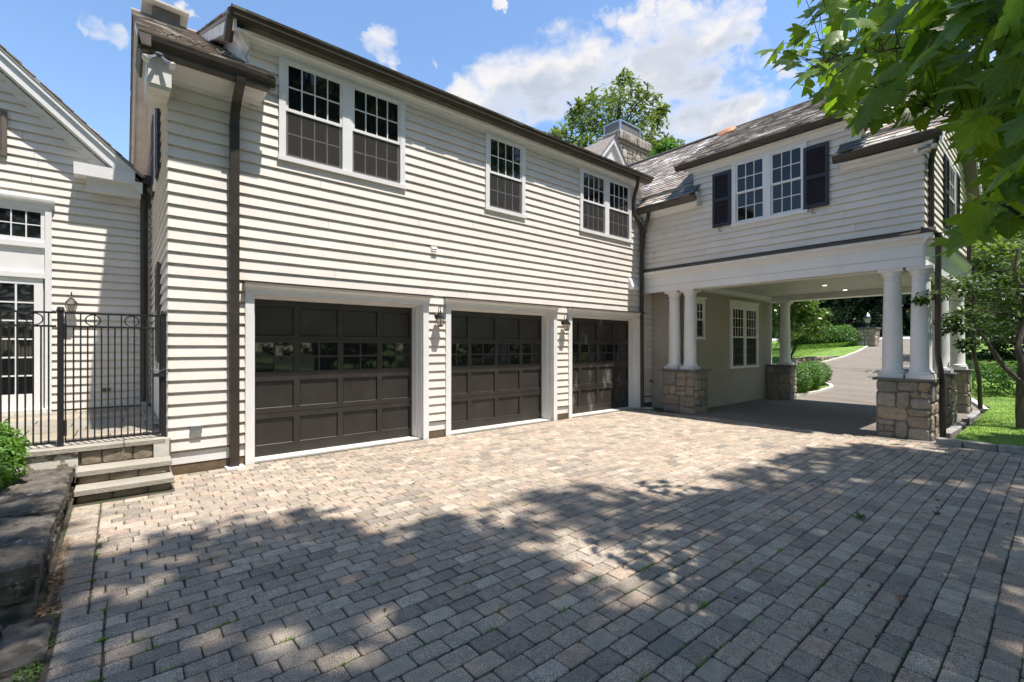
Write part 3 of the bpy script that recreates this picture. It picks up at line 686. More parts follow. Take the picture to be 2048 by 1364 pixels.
m = MB(); m.box(1.0, 1.2, 6.58, 6.76, -.01, .012); m.build('splash_collar', 'trim', house)

# -- left gabled wing
RKX, RKZ, RKS = .166, 4.53, .93
def rakez(x): return RKZ + RKS * (RKX - x) if x > -3.6 else RKZ + RKS * (RKX + 3.6) - RKS * (-3.6 - x)
m = MB(); m.poly([(.45, 10.42, .3), (.45, 10.42, rakez(.45) - .1), (-3.6, 10.42, rakez(-3.6) - .1), (-7.8, 10.42, rakez(-7.8) - .1), (-7.8, 10.42, .3)], (0, .2, 0))
lw = m.build('clapboard_wall', 'sheathing', house, label='gabled wing wall behind the terrace')
FDX0, FDX1, FDZ = -3.0, -.825, 3.70
def lspans(z, zt):
    xr = .43; xl = -5.2
    if z > rakez(.43) - .45: xr = RKX - (z + .5 - RKZ) / RKS + .1
    if xr < xl: return []
    return [(xl, FDX0), (FDX1, xr)] if z < FDZ else [(xl, xr)]
clapboards(lw, WL, .50, 6.6, .132, lspans)
for x0, x1 in ((.30, -3.6), (-7.9, -3.6)):
    a, b = Vector((x0, 10.15, rakez(x0))), Vector((x1, 10.15, rakez(x1)))
    m = MB(); m.poly([a + Vector((0, 0, -.03)), b + Vector((0, 0, -.03)), b + Vector((0, 0, -.29)), a + Vector((0, 0, -.29))], (0, .035, 0)); m.build('rake_board', 'trim', house)
    m = MB(); m.poly([a + Vector((0, -.03, -.03)), b + Vector((0, -.03, -.03)), b + Vector((0, -.03, -.11)), a + Vector((0, -.03, -.11))], (0, .03, 0)); m.build('rake_moulding', 'trim', house)
    m = MB(); m.poly([a + Vector((0, .035, -.24)), b + Vector((0, .035, -.24)), b + Vector((0, .035, -.27)), a + Vector((0, .035, -.27))], (0, .23, 0)); m.build('rake_soffit', 'trim', house)
    m = MB(); m.poly([a + Vector((0, .245, -.30)), b + Vector((0, .245, -.30)), b + Vector((0, .245, -.48)), a + Vector((0, .245, -.48))], (0, .03, 0)); m.build('rake_frieze', 'trim', house)
    n = Vector((0, 0, -.06)); r = roof_deck([a + Vector((0, -.04, .0)), b + Vector((0, -.04, .0)), b + Vector((0, 6, 0)), a + Vector((0, 6, 0))], (0, 0, -.04))
    d = (b - a); slate_slope(r, a + Vector((0, -.05, .004)), (0, 1, 0), d, 6.0, d.length, .2, .3)
m = MB(); m.box(-.56, .30, 10.13, 10.42, 4.26, 4.45); m.build('eave_return', 'trim', house)
m = MB(); m.box(-.42, .28, 10.25, 10.42, 4.06, 4.26); m.build('eave_return', 'trim', house)
m = MB(); m.box(.20, .43, 10.12, 10.42, 4.30, 4.44); m.build('gutter', 'bronze', house)
m = MB(); m.tube([(.315, 10.30, 4.33), (.32, 10.32, 4.15), (.325, 10.365, 4.0), (.325, 10.365, .52)], .052, 8); m.build('downspout', 'bronze', house, smooth=True, label='round downspout in the corner of the terrace')
m = MB(); m.box(.27, .38, 10.31, 10.42, .46, .55); m.build('spout_boot', 'concrete', house)
# french door with transom
fd = empty('french_door', (-1.9, 10.42, .46)); fd.parent = house; fd.location = Vector((-1.9, 10.42, .46)) - WPOS[house.name]; fd['label'] = 'white french door with a transom, opening on the terrace'
m = MB()
for a, b in ((FDX0, FDX0 + .075), (FDX1 - .075, FDX1)): m.wbox(WL, a, b, .5, 3.70, 0, .06)
m.wbox(WL, FDX0 + .075, FDX1 - .075, 3.655, 3.70, 0, .058); m.wbox(WL, FDX0 + .075, FDX1 - .075, 3.06, 3.14, 0, .057); m.wbox(WL, FDX0 + .075, FDX1 - .075, 2.58, 2.66, 0, .057); m.wbox(WL, FDX0 + .075, FDX1 - .075, 2.66, 3.06, 0, .02)
m.build('door_casing', 'trim', fd)
m = MB(); m.prism([(0, 3.70), (.065, 3.70), (.07, 3.75), (.11, 3.78), (.115, 3.815), (0, 3.815)], FDX0 - .03, FDX1 + .035, WL); m.build('head_cap', 'trim', fd)
sash(WL, FDX0 + .08, FDX1 - .08, 3.14, 3.655, .036, 12, 2, fd, f=.045, fb=.065, name='transom')
xm = (FDX0 + FDX1) / 2
for a, b in ((FDX0 + .1, xm - .005), (xm + .005, FDX1 - .1)):
    sash(WL, a, b, .53, 2.575, .03, 4, 6, fd, f=.10, fb=.24, mun=.022, name='door_leaf')
m = MB(); m.wbox(WL, FDX0, FDX1, .465, .53, 0, .10); m.build('threshold', 'weathered_trim', fd)
shutter(WL, -1.75, -1.31, 4.40, 5.08, .03, 'shutter_brown', dog=False, panels=1, label='small shutter under the gable of the terrace wing')
window(WL, -2.55, -1.76, 4.40, 5.08, 1, 3, 1)

# -- covered drive: upper storey (faces -X)
PX0 = 9.92
DY0, DY1 = 2.30, 5.40                                   # wall dormer on this side
m = MB(); m.box(PX0, PX0 + .2, 1.48, 6.9, 2.86, 5.2); m.box(PX0, PX0 + .2, DY0, DY1, 5.2, 5.56); m.build('upper_wall_core', 'sheathing', house)
m = MB(); m.wbox(WP, 1.49, 6.76, 3.36, 3.45, -.02, 0); pw = m.build('clapboard_wall', 'sheathing', house, label='shaded clapboard wall above the covered drive')
PWIN = (3.13, 4.53, 4.055, 5.36)
def pspans(z, zt):
    a, b = (1.462, 6.75) if zt < 4.74 else (DY0, DY1)
    if z > 4.70: a, b = DY0, DY1
    if z < PWIN[3] and zt > PWIN[2] + .02: return [(a, PWIN[0]), (PWIN[1], b)]
    return [(a, b)]
clapboards(pw, WP, 3.41, 5.37, .1325, pspans)
window(WP, *PWIN, 2, 3, 2, mull=.12, cas=.075, screen=False, label='paired window above the covered drive')
shutter(WP, 4.555, 4.945, 4.085, 5.245, .03, label='navy shutter nearer the roof valley')
shutter(WP, 2.775, 3.185, 4.085, 5.245, .03, label='navy shutter nearer the slate eave')
# end wall (faces -Y)
m = MB(); m.poly([(PX0, 1.48, 2.86), (15.0, 1.48, 2.86), (15.0, 1.48, 4.9), (12.45, 1.48, 7.1), (PX0, 1.48, 4.95)], (0, .2, 0)); ew = m.build('clapboard_wall', 'sheathing', house, label='gable end wall of the covered drive')
def espans(z, zt):
    a, b = 9.902, 15.0
    if z > 4.75: a = 9.92 + (z + .15 - 4.9) * 1.18; b = 24.92 - a
    if 3.7 < zt and z < 5.0: return [(a, 12.05), (13.0, b)]
    return [(a, b)]
clapboards(ew, WE, 3.41, 6.7, .1325, espans)
window(WE, 12.05, 13.0, 3.75, 5.05, 1, 3, 2)
shutter(WE, 11.62, 12.03, 3.75, 5.05, .03); shutter(WE, 13.02, 13.43, 3.75, 5.05, .03)
# entablature: fascia boards, architrave, crown, metal apron
m = MB(); m.wbox(WP, 1.47, 6.74, 2.965, 3.22, 0, .035); m.wbox(WP, 1.47, 6.74, 2.815, 2.962, 0, .022); m.build('beam', 'trim', house)
m = MB(); m.wbox(WE, 9.90, 15.0, 2.965, 3.22, 0, .035); m.wbox(WE, 9.902, 15.0, 2.815, 2.962, 0, .022); m.build('beam', 'trim', house)
for W, a, b in ((WP, 1.34, 6.73), (WE, 9.76, 15.1)):
    m = MB(); m.prism([(.035, 3.17), (.055, 3.17), (.07, 3.21), (.115, 3.25), (.135, 3.255), (.14, 3.31), (.035, 3.31)], a, b, W); m.build('crown_moulding', 'trim', house)
    m = MB(); m.prism([(.0, 3.31), (.155, 3.31), (.155, 3.325), (.03, 3.40), (.0, 3.42)], a - .015, b, W); m.build('apron_flashing', 'bronze', house)
m = MB(); m.box(10.10, 10.3, 1.70, 5.72, 2.815, 2.95); m.build('beam', 'trim', house)
m = MB(); m.box(14.55, 14.98, 1.47, 5.75, 2.815, 3.3); m.build('beam', 'trim', house)
m = MB(); m.box(10.1, 14.6, 1.5, 1.72, 2.815, 2.95); m.build('beam', 'trim', house)
m = MB(); m.box(10.3, 14.55, 5.50, 5.68, 2.84, 2.95); m.build('cornice_board', 'trim', house)
# boarded ceiling
cl = MB(); cl.box(10.0, 14.9, 1.5, 5.75, 2.975, 3.0); ceil_o = cl.build('ceiling', 'ceiling_paint', house)
y = 1.72
while y < 5.5:
    m = MB(); m.box(10.3, 14.55, y + .004, min(y + .096, 5.5), 2.955, 2.975); m.build('ceiling_board', 'ceiling_paint', ceil_o); y += .10
for x, yv in ((12.59, 3.62), (14.0, 3.58)):
    m = MB(); m.lathe([(.06, 0), (.06, .012), (.05, .014)], (x, yv, 2.938), 16); cl_ = m.build('ceiling_light', 'trim', house)
    m = MB(); m.lathe([(.042, 0), (.042, .004)], (x, yv, 2.933), 16); m.build('lens', 'lamp_glow', cl_)
# stucco walls under the storey
m = MB(); m.box(10.33, 15.0, 5.68, 5.9, -.02, 2.95); m.build('stucco_wall', 'stucco', house)
m = MB(); m.box(10.33, 10.55, 5.90, 6.80, -.02, 2.95); m.build('stucco_wall', 'stucco', house)
WT = wall_y(5.68)
window(WT, 10.42, 10.87, 1.70, 2.66, 1, 2, 2, cas=.06, head=.09, cap=True)
window(WT, 12.24, 13.92, .95, 2.70, 2, 4, 3, cas=.10, head=.16, cap=True, label='tall paired window in the stucco wall')
# gutters and soffit of this side
gutter(WP, DY0 - .25, DY1 + .33, 5.50, .15, .12, .14)
m = MB(); m.wbox(WP, DY0, DY1, 5.36, 5.52, 0, .03); m.build('frieze', 'trim', house)
m = MB(); m.prism([(.03, 5.42), (.05, 5.42), (.08, 5.46), (.14, 5.475), (.145, 5.50), (.03, 5.50)], DY0 - .18, DY1 + .1, WP); m.build('crown_moulding', 'trim', house)
m = MB(); m.wbox(WP, DY0 - .2, DY1 + .2, 5.50, 5.52, -.0, .2); m.build('soffit', 'trim', house)
gutter(WP, 5.22, 6.72, 4.73, .18, .12, .13, 'bronze_old')
gutter(WP, 1.22, 2.66, 4.755, .18, .11, .13)
for a, b in ((5.40, 6.73), (1.49, 2.29)):
    m = MB(); m.wbox(WP, a, b, 4.60, 4.74, 0, .03); m.build('frieze', 'trim', house)
for a, b in ((5.27, 6.72), (1.30, 2.58)):
    m = MB(); m.prism([(.03, 4.64), (.06, 4.64), (.09, 4.68), (.16, 4.70), (.19, 4.74), (.03, 4.74)], a, b, WP); m.build('crown_moulding', 'trim', house)
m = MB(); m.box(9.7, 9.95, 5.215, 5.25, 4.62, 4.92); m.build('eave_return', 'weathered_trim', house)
# slate roof of the covered drive
RX, RZ, EX, EZ = 12.45, 7.24, 9.64, 4.86
VP_ = Vector((RX - EX, 0, RZ - EZ)); lp = VP_.length
r = roof_deck([(EX + .05, 1.25, EZ), (EX + .05, 2.6, EZ), (10.6, 2.6, EZ + .81), (10.6, 5.3, EZ + .81), (EX + .05, 5.3, EZ), (EX + .05, 6.74, EZ), (9.98, 6.74, EZ + .28), (9.98, 10.0, EZ + .28), (RX, 10, RZ - .01), (RX, 1.25, RZ - .01)], (0, 0, -.04), 'weathered slate roof over the covered drive')
slate_slope(r, (EX, 1.2, EZ + .01), (0, 1, 0), VP_, 8.8, lp, .125, .21, clip=lambda u, v: (u < 1.25 or u > 4.17 or v > .95) and (u < 5.48 or v > .36))
slate_slope(r, (EX + .02, 5.25, EZ + .03), (0, 1, 0), VP_, .34, .50, .125, .17, mat='slate_blue', lift=.016)
slate_slope(r, (EX + .02, 2.2, EZ + .03), (0, 1, 0), VP_, .4, .36, .125, .17, mat='slate_blue', lift=.016)
r = roof_deck([(EX + .05, DY0 - .2, 5.58), (EX + .05, DY1 + .28, 5.58), (RX, DY1 + .28, RZ + .03), (RX, DY0 - .2, RZ + .03)], (0, 0, -.04), 'slate roof of the dormer above the navy shutters')
slate_slope(r, (EX + .0, DY0 - .23, 5.59), (0, 1, 0), (RX - EX, 0, RZ + .03 - 5.58), DY1 - DY0 + .54, math.hypot(RX - EX, RZ - 5.55), .125, .21)
r = roof_deck([(RX, 1.25, RZ - .01), (RX, 10, RZ - .01), (15.26, 10, EZ), (15.26, 1.25, EZ)], (0, 0, -.04))
slate_slope(r, (15.28, 1.2, EZ), (0, 1, 0), (RX - 15.28, 0, RZ - EZ), 8.8, lp, .2, .3)
m = MB(); m.tube([(RX, 1.2, RZ + .04), (RX, 10.0, RZ + .04)], .05, 6); m.build('ridge_cap', 'bronze_old', house)
for ys, nm in ((1.2, 0), (1.2, 1)):
    sx = -1 if nm == 0 else 1
    a, b = Vector((RX + sx * 2.78, ys + .02, EZ - .02)), Vector((RX, ys + .02, RZ - .04)); m = MB(); m.poly([a, b, b - Vector((0, 0, .2)), a - Vector((0, 0, .2))], (0, .03, 0)); m.build('rake_board', 'trim', house)
m = MB(); M = Matrix.Translation((12.0, 5.62, 6.98)) @ Matrix.Rotation(-.6, 4, 'Y')
m.lathe([(.10, -.08), (.10, .06), (.24, .065), (.23, .10), (.16, .14), (.0, .155)], (0, 0, 0), 16, M); m.build('roof_vent', 'copper_new', house, smooth=True)

# -- columns and stone pedestals
def column(x, y, z0=.985, z1=2.815, label=None):
    c = empty('column', (x, y, z0)); c.parent = house; c.location = Vector((x, y, z0)) - WPOS[house.name]
    m = MB(); m.box(x - .17, x + .17, y - .17, y + .17, z0, z0 + .065); m.build('plinth', 'trim', c)
    h0 = z0 + .065; h1 = z1 - .05; rb, rt = .14, .118; prof = [(.165, h0), (.172, h0 + .02), (.165, h0 + .045), (.148, h0 + .055), (.146, h0 + .075), (rb, h0 + .095)]
    for k in range(1, 7): t = k / 6; prof.append((rb - (rb - rt) * t ** 1.6, h0 + .095 + (h1 - .17 - h0 - .095) * t))
    prof += [(rt + .012, h1 - .165), (rt + .012, h1 - .145), (rt, h1 - .14), (rt, h1 - .08), (rt + .014, h1 - .075), (rt + .018, h1 - .06), (.152, h1 - .015), (.155, h1)]
    m = MB(); m.lathe(prof, (x, y, 0), 28); m.build('shaft', 'trim', c, smooth=True)
    m = MB(); m.box(x - .165, x + .165, y - .165, y + .165, h1, z1); m.build('abacus', 'trim', c)
def pack(w, h, rg, mn=.09, mx=.34):
    out = []
    def cut(x0, y0, x1, y1, dep):
        a, b = x1 - x0, y1 - y0
        if (a <= mx and b <= mx * .82 and (dep > 1) and rg.random() < .85) or (a < 2 * mn and b < 2 * mn) or dep > 6: out.append((x0, y0, x1, y1)); return
        if (b > a * .8 and b > 2 * mn) or a < 2 * mn: t = y0 + b * rg.uniform(.34, .66); cut(x0, y0, x1, t, dep + 1); cut(x0, t, x1, y1, dep + 1)
        else: t = x0 + a * rg.uniform(.33, .67); cut(x0, y0, t, y1, dep + 1); cut(t, y0, x1, y1, dep + 1)
    cut(0, 0, w, h, 0); return out
def stone_box(parent, x0, x1, y0, y1, z0, z1, faces, mat='rubble', seed=1, mn=.10, mx=.42, proud=.03, gap=.016):
    rg = random.Random(seed)
    F = {'-x': (Vector((x0, y1, z0)), Vector((0, -1, 0)), y1 - y0, Vector((-1, 0, 0))), '+x': (Vector((x1, y0, z0)), Vector((0, 1, 0)), y1 - y0, Vector((1, 0, 0))),
         '-y': (Vector((x0, y0, z0)), Vector((1, 0, 0)), x1 - x0, Vector((0, -1, 0))), '+y': (Vector((x1, y1, z0)), Vector((-1, 0, 0)), x1 - x0, Vector((0, 1, 0)))}
    Z = Vector((0, 0, 1))
    for k in faces:
        P, U, wd, Nn = F[k]
        for a, b, c, d in pack(wd, z1 - z0, rg, mn, mx):
            C = P + U * ((a + c) / 2) + Z * ((b + d) / 2) - Nn * .004
            M = Matrix(((U.x, Z.x, Nn.x, C.x), (U.y, Z.y, Nn.y, C.y), (U.z, Z.z, Nn.z, C.z), (0, 0, 0, 1)))
            m = MB(); m.block(c - a - gap, d - b - gap, proud * rg.uniform(.7, 1.25), .014, .032, M, .013, .012, rg); m.build('stone', mat, parent)
def pedestal(x0, x1, y0, y1, faces, seed, z1=.945):
    m = MB(); m.box(x0, x1, y0, y1, -.03, z1); p = m.build('pedestal', 'mortar', house)
    stone_box(p, x0, x1, y0, y1, -.02, z1, faces, seed=seed)
    m = MB(); m.box(x0 - .06, x1 + .06, y0 - .06, y1 + .06, z1, .985); m.build('cap_slab', 'cap_stone', p)
pedestal(9.87, 10.45, 5.36, 6.15, ('-x', '-y'), 3)
pedestal(9.87, 10.40, 1.38, 2.06, ('-x', '-y', '+y'), 5)
pedestal(12.25, 12.75, 1.42, 2.0, ('-x', '-y'), 8)
pedestal(14.6, 15.1, 1.42, 2.0, ('-x', '-y'), 9)
pedestal(14.55, 15.05, 5.05, 5.66, ('-x', '-y'), 12)
for x, y in ((10.09, 5.985), (10.09, 5.59), (10.08, 1.90), (10.08, 1.53), (12.48, 1.60), (14.84, 1.62), (14.8, 5.25)): column(x, y)

# -- chimney and the small gable in front of it
m = MB(); m.box(13.33, 15.0, 10.02, 10.8, 5.0, 8.72); ch = m.build('chimney', 'mortar', house, label='square fieldstone chimney with a metal cap')
stone_box(ch, 13.33, 15.0, 10.02, 10.8, 6.9, 8.62, ('-x', '-y'), 'chimney_stone', 21, .12, .36, .035)
m = MB(); m.box(13.28, 15.05, 9.97, 10.85, 8.64, 8.72); m.build('band_course', 'chimney_stone', ch)
m = MB(); m.box(13.22, 15.1, 9.92, 10.9, 8.72, 9.02); c2 = m.build('chimney_head', 'mortar', ch)
stone_box(ch, 13.22, 15.1, 9.92, 10.9, 8.73, 9.03, ('-x', '-y'), 'chimney_stone', 23, .15, .34, .03)
m = MB(); m.box(13.22, 15.1, 9.92, 10.9, 9.02, 9.05); m.build('flaunching', 'concrete', ch)
m = MB()
for x in (13.36, 14.5): m.box(x, x + .06, 10.0, 10.06, 9.05, 9.42); m.box(x, x + .06, 10.68, 10.74, 9.05, 9.42)
m.box(13.36, 14.56, 10.0, 10.74, 9.42, 9.47); m.build('chimney_cap', 'metal_bare', ch)
m = MB(); m.box(13.40, 14.52, 10.03, 10.04, 9.05, 9.42); m.box(13.37, 13.38, 10.04, 10.7, 9.05, 9.42); m.build('spark_mesh', 'cap_stone', ch)
m = MB(); m.lathe([(.14, 9.05), (.14, 9.42), (.11, 9.42)], (13.75, 10.36, 0), 14); m.build('flue', 'cap_stone', ch)
m = MB(); a, b, c = Vector((11.85, 9.8, 7.62)), Vector((12.62, 9.8, 8.50)), Vector((13.30, 9.8, 7.70))
m.poly([a, c, b], (0, .04, 0)); m.build('dormer_gable', 'siding', house)
for p, q in ((a, b), (c, b)):
    m = MB(); d = Vector((0, 0, -.16)); m.poly([p + Vector((0, -.1, .03)), q + Vector((0, -.1, .03)), q + Vector((0, -.1, .03)) + d * 1.3, p + Vector((0, -.1, .03)) + d * 1.3], (0, .09, 0)); m.build('rake_board', 'trim', house)
    m = MB(); m.poly([p + Vector((0, -.14, .03)), q + Vector((0, -.14, .03)), q + Vector((0, 1.6, .03)), p + Vector((0, 1.6, .03))], (0, 0, .04)); m.build('dormer_roof', 'slate', house)
m = MB(); m.box(11.9, 13.25, 9.84, 11.2, 6.6, 7.68); m.build('dormer_wall', 'siding', house)

# -- round downspouts
def pipe(pts, r=.045, mat='bronze', label=None):
    m = MB(); P = [Vector(p) for p in pts]; out = [P[0]]
    for i in range(1, len(P) - 1):
        a, b, c = P[i - 1], P[i], P[i + 1]; d1 = (a - b); d2 = (c - b); k = min(.1, d1.length * .45, d2.length * .45)
        s, e = b + d1.normalized() * k, b + d2.normalized() * k
        for t in (0, .25, .5, .75, 1): out.append(s * (1 - t) ** 2 + b * 2 * t * (1 - t) + e * t * t)
    out.append(P[-1]); m.tube(out, r, 10); return m.build('downspout', mat, house, smooth=True, label=label)
pipe([(9.42, 6.52, 5.54), (9.42, 6.56, 5.33), (9.47, 6.69, 5.13), (9.47, 6.69, 4.66), (9.76, 6.67, 4.42), (9.78, 6.67, .10), (9.78, 6.60, .04)], label='round downspout in the inner corner of the courtyard')
pipe([(9.70, 6.44, 4.75), (9.70, 6.46, 4.56), (9.79, 6.64, 4.33), (9.80, 6.665, 4.1), (9.80, 6.67, 3.9)])
pipe([(9.72, 1.28, 4.80), (9.74, 1.30, 4.72), (10.12, 1.41, 4.55), (10.13, 1.41, 3.42)], .04)
pipe([(9.98, 1.30, 3.32), (9.99, 1.31, 2.6), (9.99, 1.31, 1.35), (10.10, 1.27, .95), (10.12, 1.27, .06)], .042, label='round downspout past the corner pedestal')
pipe([(14.6, 1.30, 4.72), (14.6, 1.38, 4.5), (14.6, 1.40, 3.42)], .04)
pipe([(14.6, 1.32, 3.3), (14.6, 1.32, 1.3), (14.9, 1.26, .85), (15.0, 1.25, .1)], .042)

# ------------------------------------------------------------------ fixtures (things of their own)
def lantern(loc, rz, label, wall=True, s=1.0):
    o = empty('wall_lantern' if wall else 'pillar_lantern', loc, label, 'lantern', 'wall lanterns on the house' if wall else None, local=True); o.rotation_euler = (0, 0, rz); o.scale = (s, s, s)
    # local: wall plane at y = 0, outward -y, lantern hangs at y = -.11; z = 0 at the foot of the glass
    cy = -.115 if wall else 0
    def lt(prof, name, mat, n=6, sm=False):
        m = MB(); m.lathe(prof, (0, cy, 0), n); m.build(name, mat, o, smooth=sm)
    lt([(.030, -.012), (.045, 0), (.052, .012)], 'base_ring', 'brass_iron')
    lt([(.046, .012), (.066, .075), (.072, .118)], 'glass', 'lantern_glass')
    lt([(.012, .015), (.022, .05), (.016, .095), (.004, .11)], 'candle_bulb', 'bulb', 8, True)
    lt([(.092, .118), (.088, .128), (.062, .175), (.036, .20), (.04, .212), (.03, .222), (.014, .232), (.016, .245), (.0, .262)], 'roof_cap', 'brass_iron')
    m = MB()
    for k in range(6):
        a = math.pi * k / 3; c, q = math.cos(a), math.sin(a); m.tube([(.047 * c, cy + .047 * q, .01), (.067 * c, cy + .067 * q, .075), (.073 * c, cy + .073 * q, .12)], .004, 4)
    m.build('cage_bar', 'brass_iron', o)
    if wall:
        m = MB(); m.lathe([(.045, 0), (.05, .008), (.03, .022), (.015, .03)], (0, 0, 0), 14, Matrix.Translation((0, 0, .17)) @ Matrix.Rotation(math.pi / 2, 4, 'X')); m.build('back_plate', 'brass_iron', o, smooth=True)
        m = MB(); pts = [(0, -.02, .17), (0, -.045, .21), (0, -.05, .26), (0, -.065, .31), (0, -.095, .325), (0, -.12, .31), (0, -.125, .285), (0, -.115, .265)]; m.tube(pts, .007, 6); m.build('scroll_arm', 'brass_iron', o, smooth=True)
    else:
        m = MB(); m.lathe([(.07, -.10), (.05, -.09), (.03, -.06), (.032, -.02), (.03, -.012)], (0, 0, 0), 10); m.build('foot', 'brass_iron', o)
    return o
lantern((4.045, GY0 - .02, 1.845), 0, 'black wall lantern on the pier between the first and second garage doors')
lantern((7.06, GY0 - .02, 1.845), 0, 'black wall lantern on the pier beside the weather-stained garage door')
lantern((-.595, 10.40, 2.06), 0, 'wall lantern beside the french door above the terrace')

def floodlight(loc, rz, label, heads):
    o = empty('floodlight', loc, label, 'floodlight', 'paired floodlights under the eaves', local=True); o.rotation_euler = (0, 0, rz)
    m = MB(); m.lathe([(.05, 0), (.05, .015), (.03, .03)], (0, 0, -.03), 12); m.build('mount', 'metal_bare', o, smooth=True)
    for d in heads:
        d = Vector(d).normalized(); q = d.to_track_quat('Z', 'Y').to_matrix().to_4x4()
        m = MB(); m.tube([(0, 0, -.02), d * .07 + Vector((0, 0, -.03)), d * .12 + Vector((0, 0, -.03))], [.012, .018, .022], 8); ar = m.build('arm', 'metal_bare', o, smooth=True)
        m = MB(); m.lathe([(.018, 0), (.022, .03), (.040, .075), (.044, .09)], (0, 0, 0), 16, Matrix.Translation(d * .10 + Vector((0, 0, -.03))) @ q); h = m.build('lamp_head', 'metal_bare', o, smooth=True)
        m = MB(); m.lathe([(.040, 0), (.036, .01), (.015, .016)], (0, 0, 0), 16, Matrix.Translation(d * .191 + Vector((0, 0, -.03))) @ q); m.build('lens', 'bulb', o, smooth=True)
floodlight((.33, 6.425, 4.735), 0, 'twin floodlight on the eave return above the terrace', [(-.62, -.5, -.62), (.6, -.55, -.62)])
floodlight((9.78, 1.42, 4.70), 0, 'twin floodlight under the slate eave by the maple', [(-.8, .55, -.35), (-.75, -.62, -.30)])

m = MB(); m.wbox(WG, 9.31, 9.57, 2.86, 3.16, .02, .028); m.prism([(.028, 3.15), (.04, 3.15), (.155, 2.90), (.155, 2.875), (.028, 2.875)], 9.33, 9.56, WG); m.build('vent_hood', 'trim', label='cream exhaust hood on the wall above the third garage door', cat='vent')
vt = empty('wall_vent', (3.985, GY0 - .02, 3.03), 'small louvred vent cover above the first pier lantern', 'vent')
m = MB(); m.wbox(WG, 3.925, 4.045, 3.035, 3.175, .02, .035); m.build('vent_plate', 'siding', vt)
for k in range(3): m = MB(); m.prism([(.035, 3.055 + .036 * k), (.055, 3.05 + .036 * k), (.037, 3.078 + .036 * k)], 3.94, 4.03, WG); m.build('vent_slat', 'siding', vt)
oc = empty('outlet_box', (.705, GY0 - .02, .455), 'weatherproof outlet cover low on the garage corner', 'outlet')
m = MB(); m.wbox(WG, .65, .76, .46, .545, .015, .06); m.build('box', 'metal_bare', oc)
m = MB(); m.wbox(WG, .645, .765, .545, .556, .012, .075); m.build('lid', 'metal_bare', oc)
oc = empty('outlet_box', (-.17, 10.4, .75), 'twin outlet cover on the terrace wall', 'outlet')
m = MB(); m.wbox(WL, -.235, -.105, .745, .815, .015, .03); m.build('plate', 'concrete', oc)
for k in (-.20, -.14): m = MB(); m.wbox(WL, k - .022, k + .022, .755, .805, .03, .045); m.build('socket_cover', 'bronze_old', oc)
cm = empty('security_camera', (9.9, 6.44, 3.70), 'small white security camera above the covered drive beam', 'camera')
m = MB(); m.wbox(WP, 6.40, 6.49, 3.71, 3.79, .015, .05); m.build('mount', 'trim', cm)
m = MB(); m.tube([(9.87, 6.45, 3.75), (9.80, 6.42, 3.73), (9.745, 6.40, 3.715)], [.03, .034, .034], 10); m.build('body', 'trim', cm, smooth=True)
hb = empty('hose_bib', (10.2, GY0 - .02, .6), 'brass hose tap by the corner downspout', 'tap')
m = MB(); m.tube([(10.2, 6.75, .64), (10.2, 6.66, .64), (10.2, 6.63, .60)], .014, 8); m.build('spout', 'brass_iron', hb)
m = MB(); m.lathe([(.028, 0), (.028, .008)], (10.2, 6.68, .665), 10); m.build('handle', 'brass_iron', hb)
m = MB(); m.poly([(9.70, 6.62, .0), (9.88, 6.62, .0), (9.86, 6.40, -.0), (9.72, 6.40, .0)], (0, 0, .035)); m.build('splash_block', 'concrete', label='concrete splash block under the corner downspout', cat='splash block')

# ------------------------------------------------------------------ terrace, steps, fence
TZ = .47
m = MB(); m.box(-6.0, .45, 6.60, 10.45, -.05, TZ - .03); terr = m.build('terrace', 'mortar', kind='structure', label='raised flagstone terrace')
rg = random.Random(4); y = 6.98
while y < 10.38:
    hgt = rg.uniform(.32, .6); x = -3.2
    while x < .42:
        ww = rg.uniform(.4, .9); a, b = x, min(x + ww, .43); x += ww
        if b - a < .12: continue
        m = MB(); m.block(b - a - .012, min(hgt, 10.4 - y) - .012, .035, .006, .02, Matrix.Translation(((a + b) / 2, y + min(hgt, 10.4 - y) / 2, TZ - .035)), .006, 0, rg); m.build('flagstone', 'flagstone', terr)
    y += hgt
x = -3.2
while x < .40:
    b = min(x + rg.uniform(.9, 1.4), .405); b = .405 if .405 - b < .3 else b
    m = MB(); m.block(b - x - .006, .42, .05, .008, .01, Matrix.Translation(((x + b) / 2, 6.76, TZ - .05)), .003, 0, rg); m.build('edge_slab', 'bluestone', terr); x = b
m = MB(); m.box(-1.6, -.33, 6.575, 6.60, .1, TZ - .05); m.build('parging', 'peeling_paint', terr)
m = MB(); m.box(.29, .43, 6.55, 6.60, .25, TZ - .0); m.build('parging', 'concrete', terr)
steps = empty('stone_steps', (.05, 6.3, 0), 'worn stone steps climbing to the terrace gate', 'steps')
for (y0, z, z0) in ((6.07, .125, -.02), (6.30, .262, .1)):
    m = MB(); m.box(-.315, .415, y0 + .045, 6.60, z0, z - .05); m.build('riser', 'riser_stone', steps)
    m = MB(); m.block(.775, 6.60 - y0, .052, .008, .008, Matrix.Translation((.052, (y0 + 6.60) / 2, z - .05)), .003); m.build('tread', 'bluestone', steps)
rg = random.Random(17)
for z0, z1, yf in ((.0, .072, 6.115), (.13, .21, 6.345), (.268, .415, 6.60)):
    x = -.31
    while x < .28:
        b = min(x + rg.uniform(.16, .34), .41 if z1 < .3 else .285)
        M = Matrix(((1, 0, 0, (x + b) / 2), (0, 0, -1, yf), (0, 1, 0, (z0 + z1) / 2), (0, 0, 0, 1)))
        m = MB(); m.block(b - x - .008, z1 - z0 - .004, .022, .008, .015, M, .005, .008, rg); m.build('riser_stone', 'riser_stone', steps); x = b

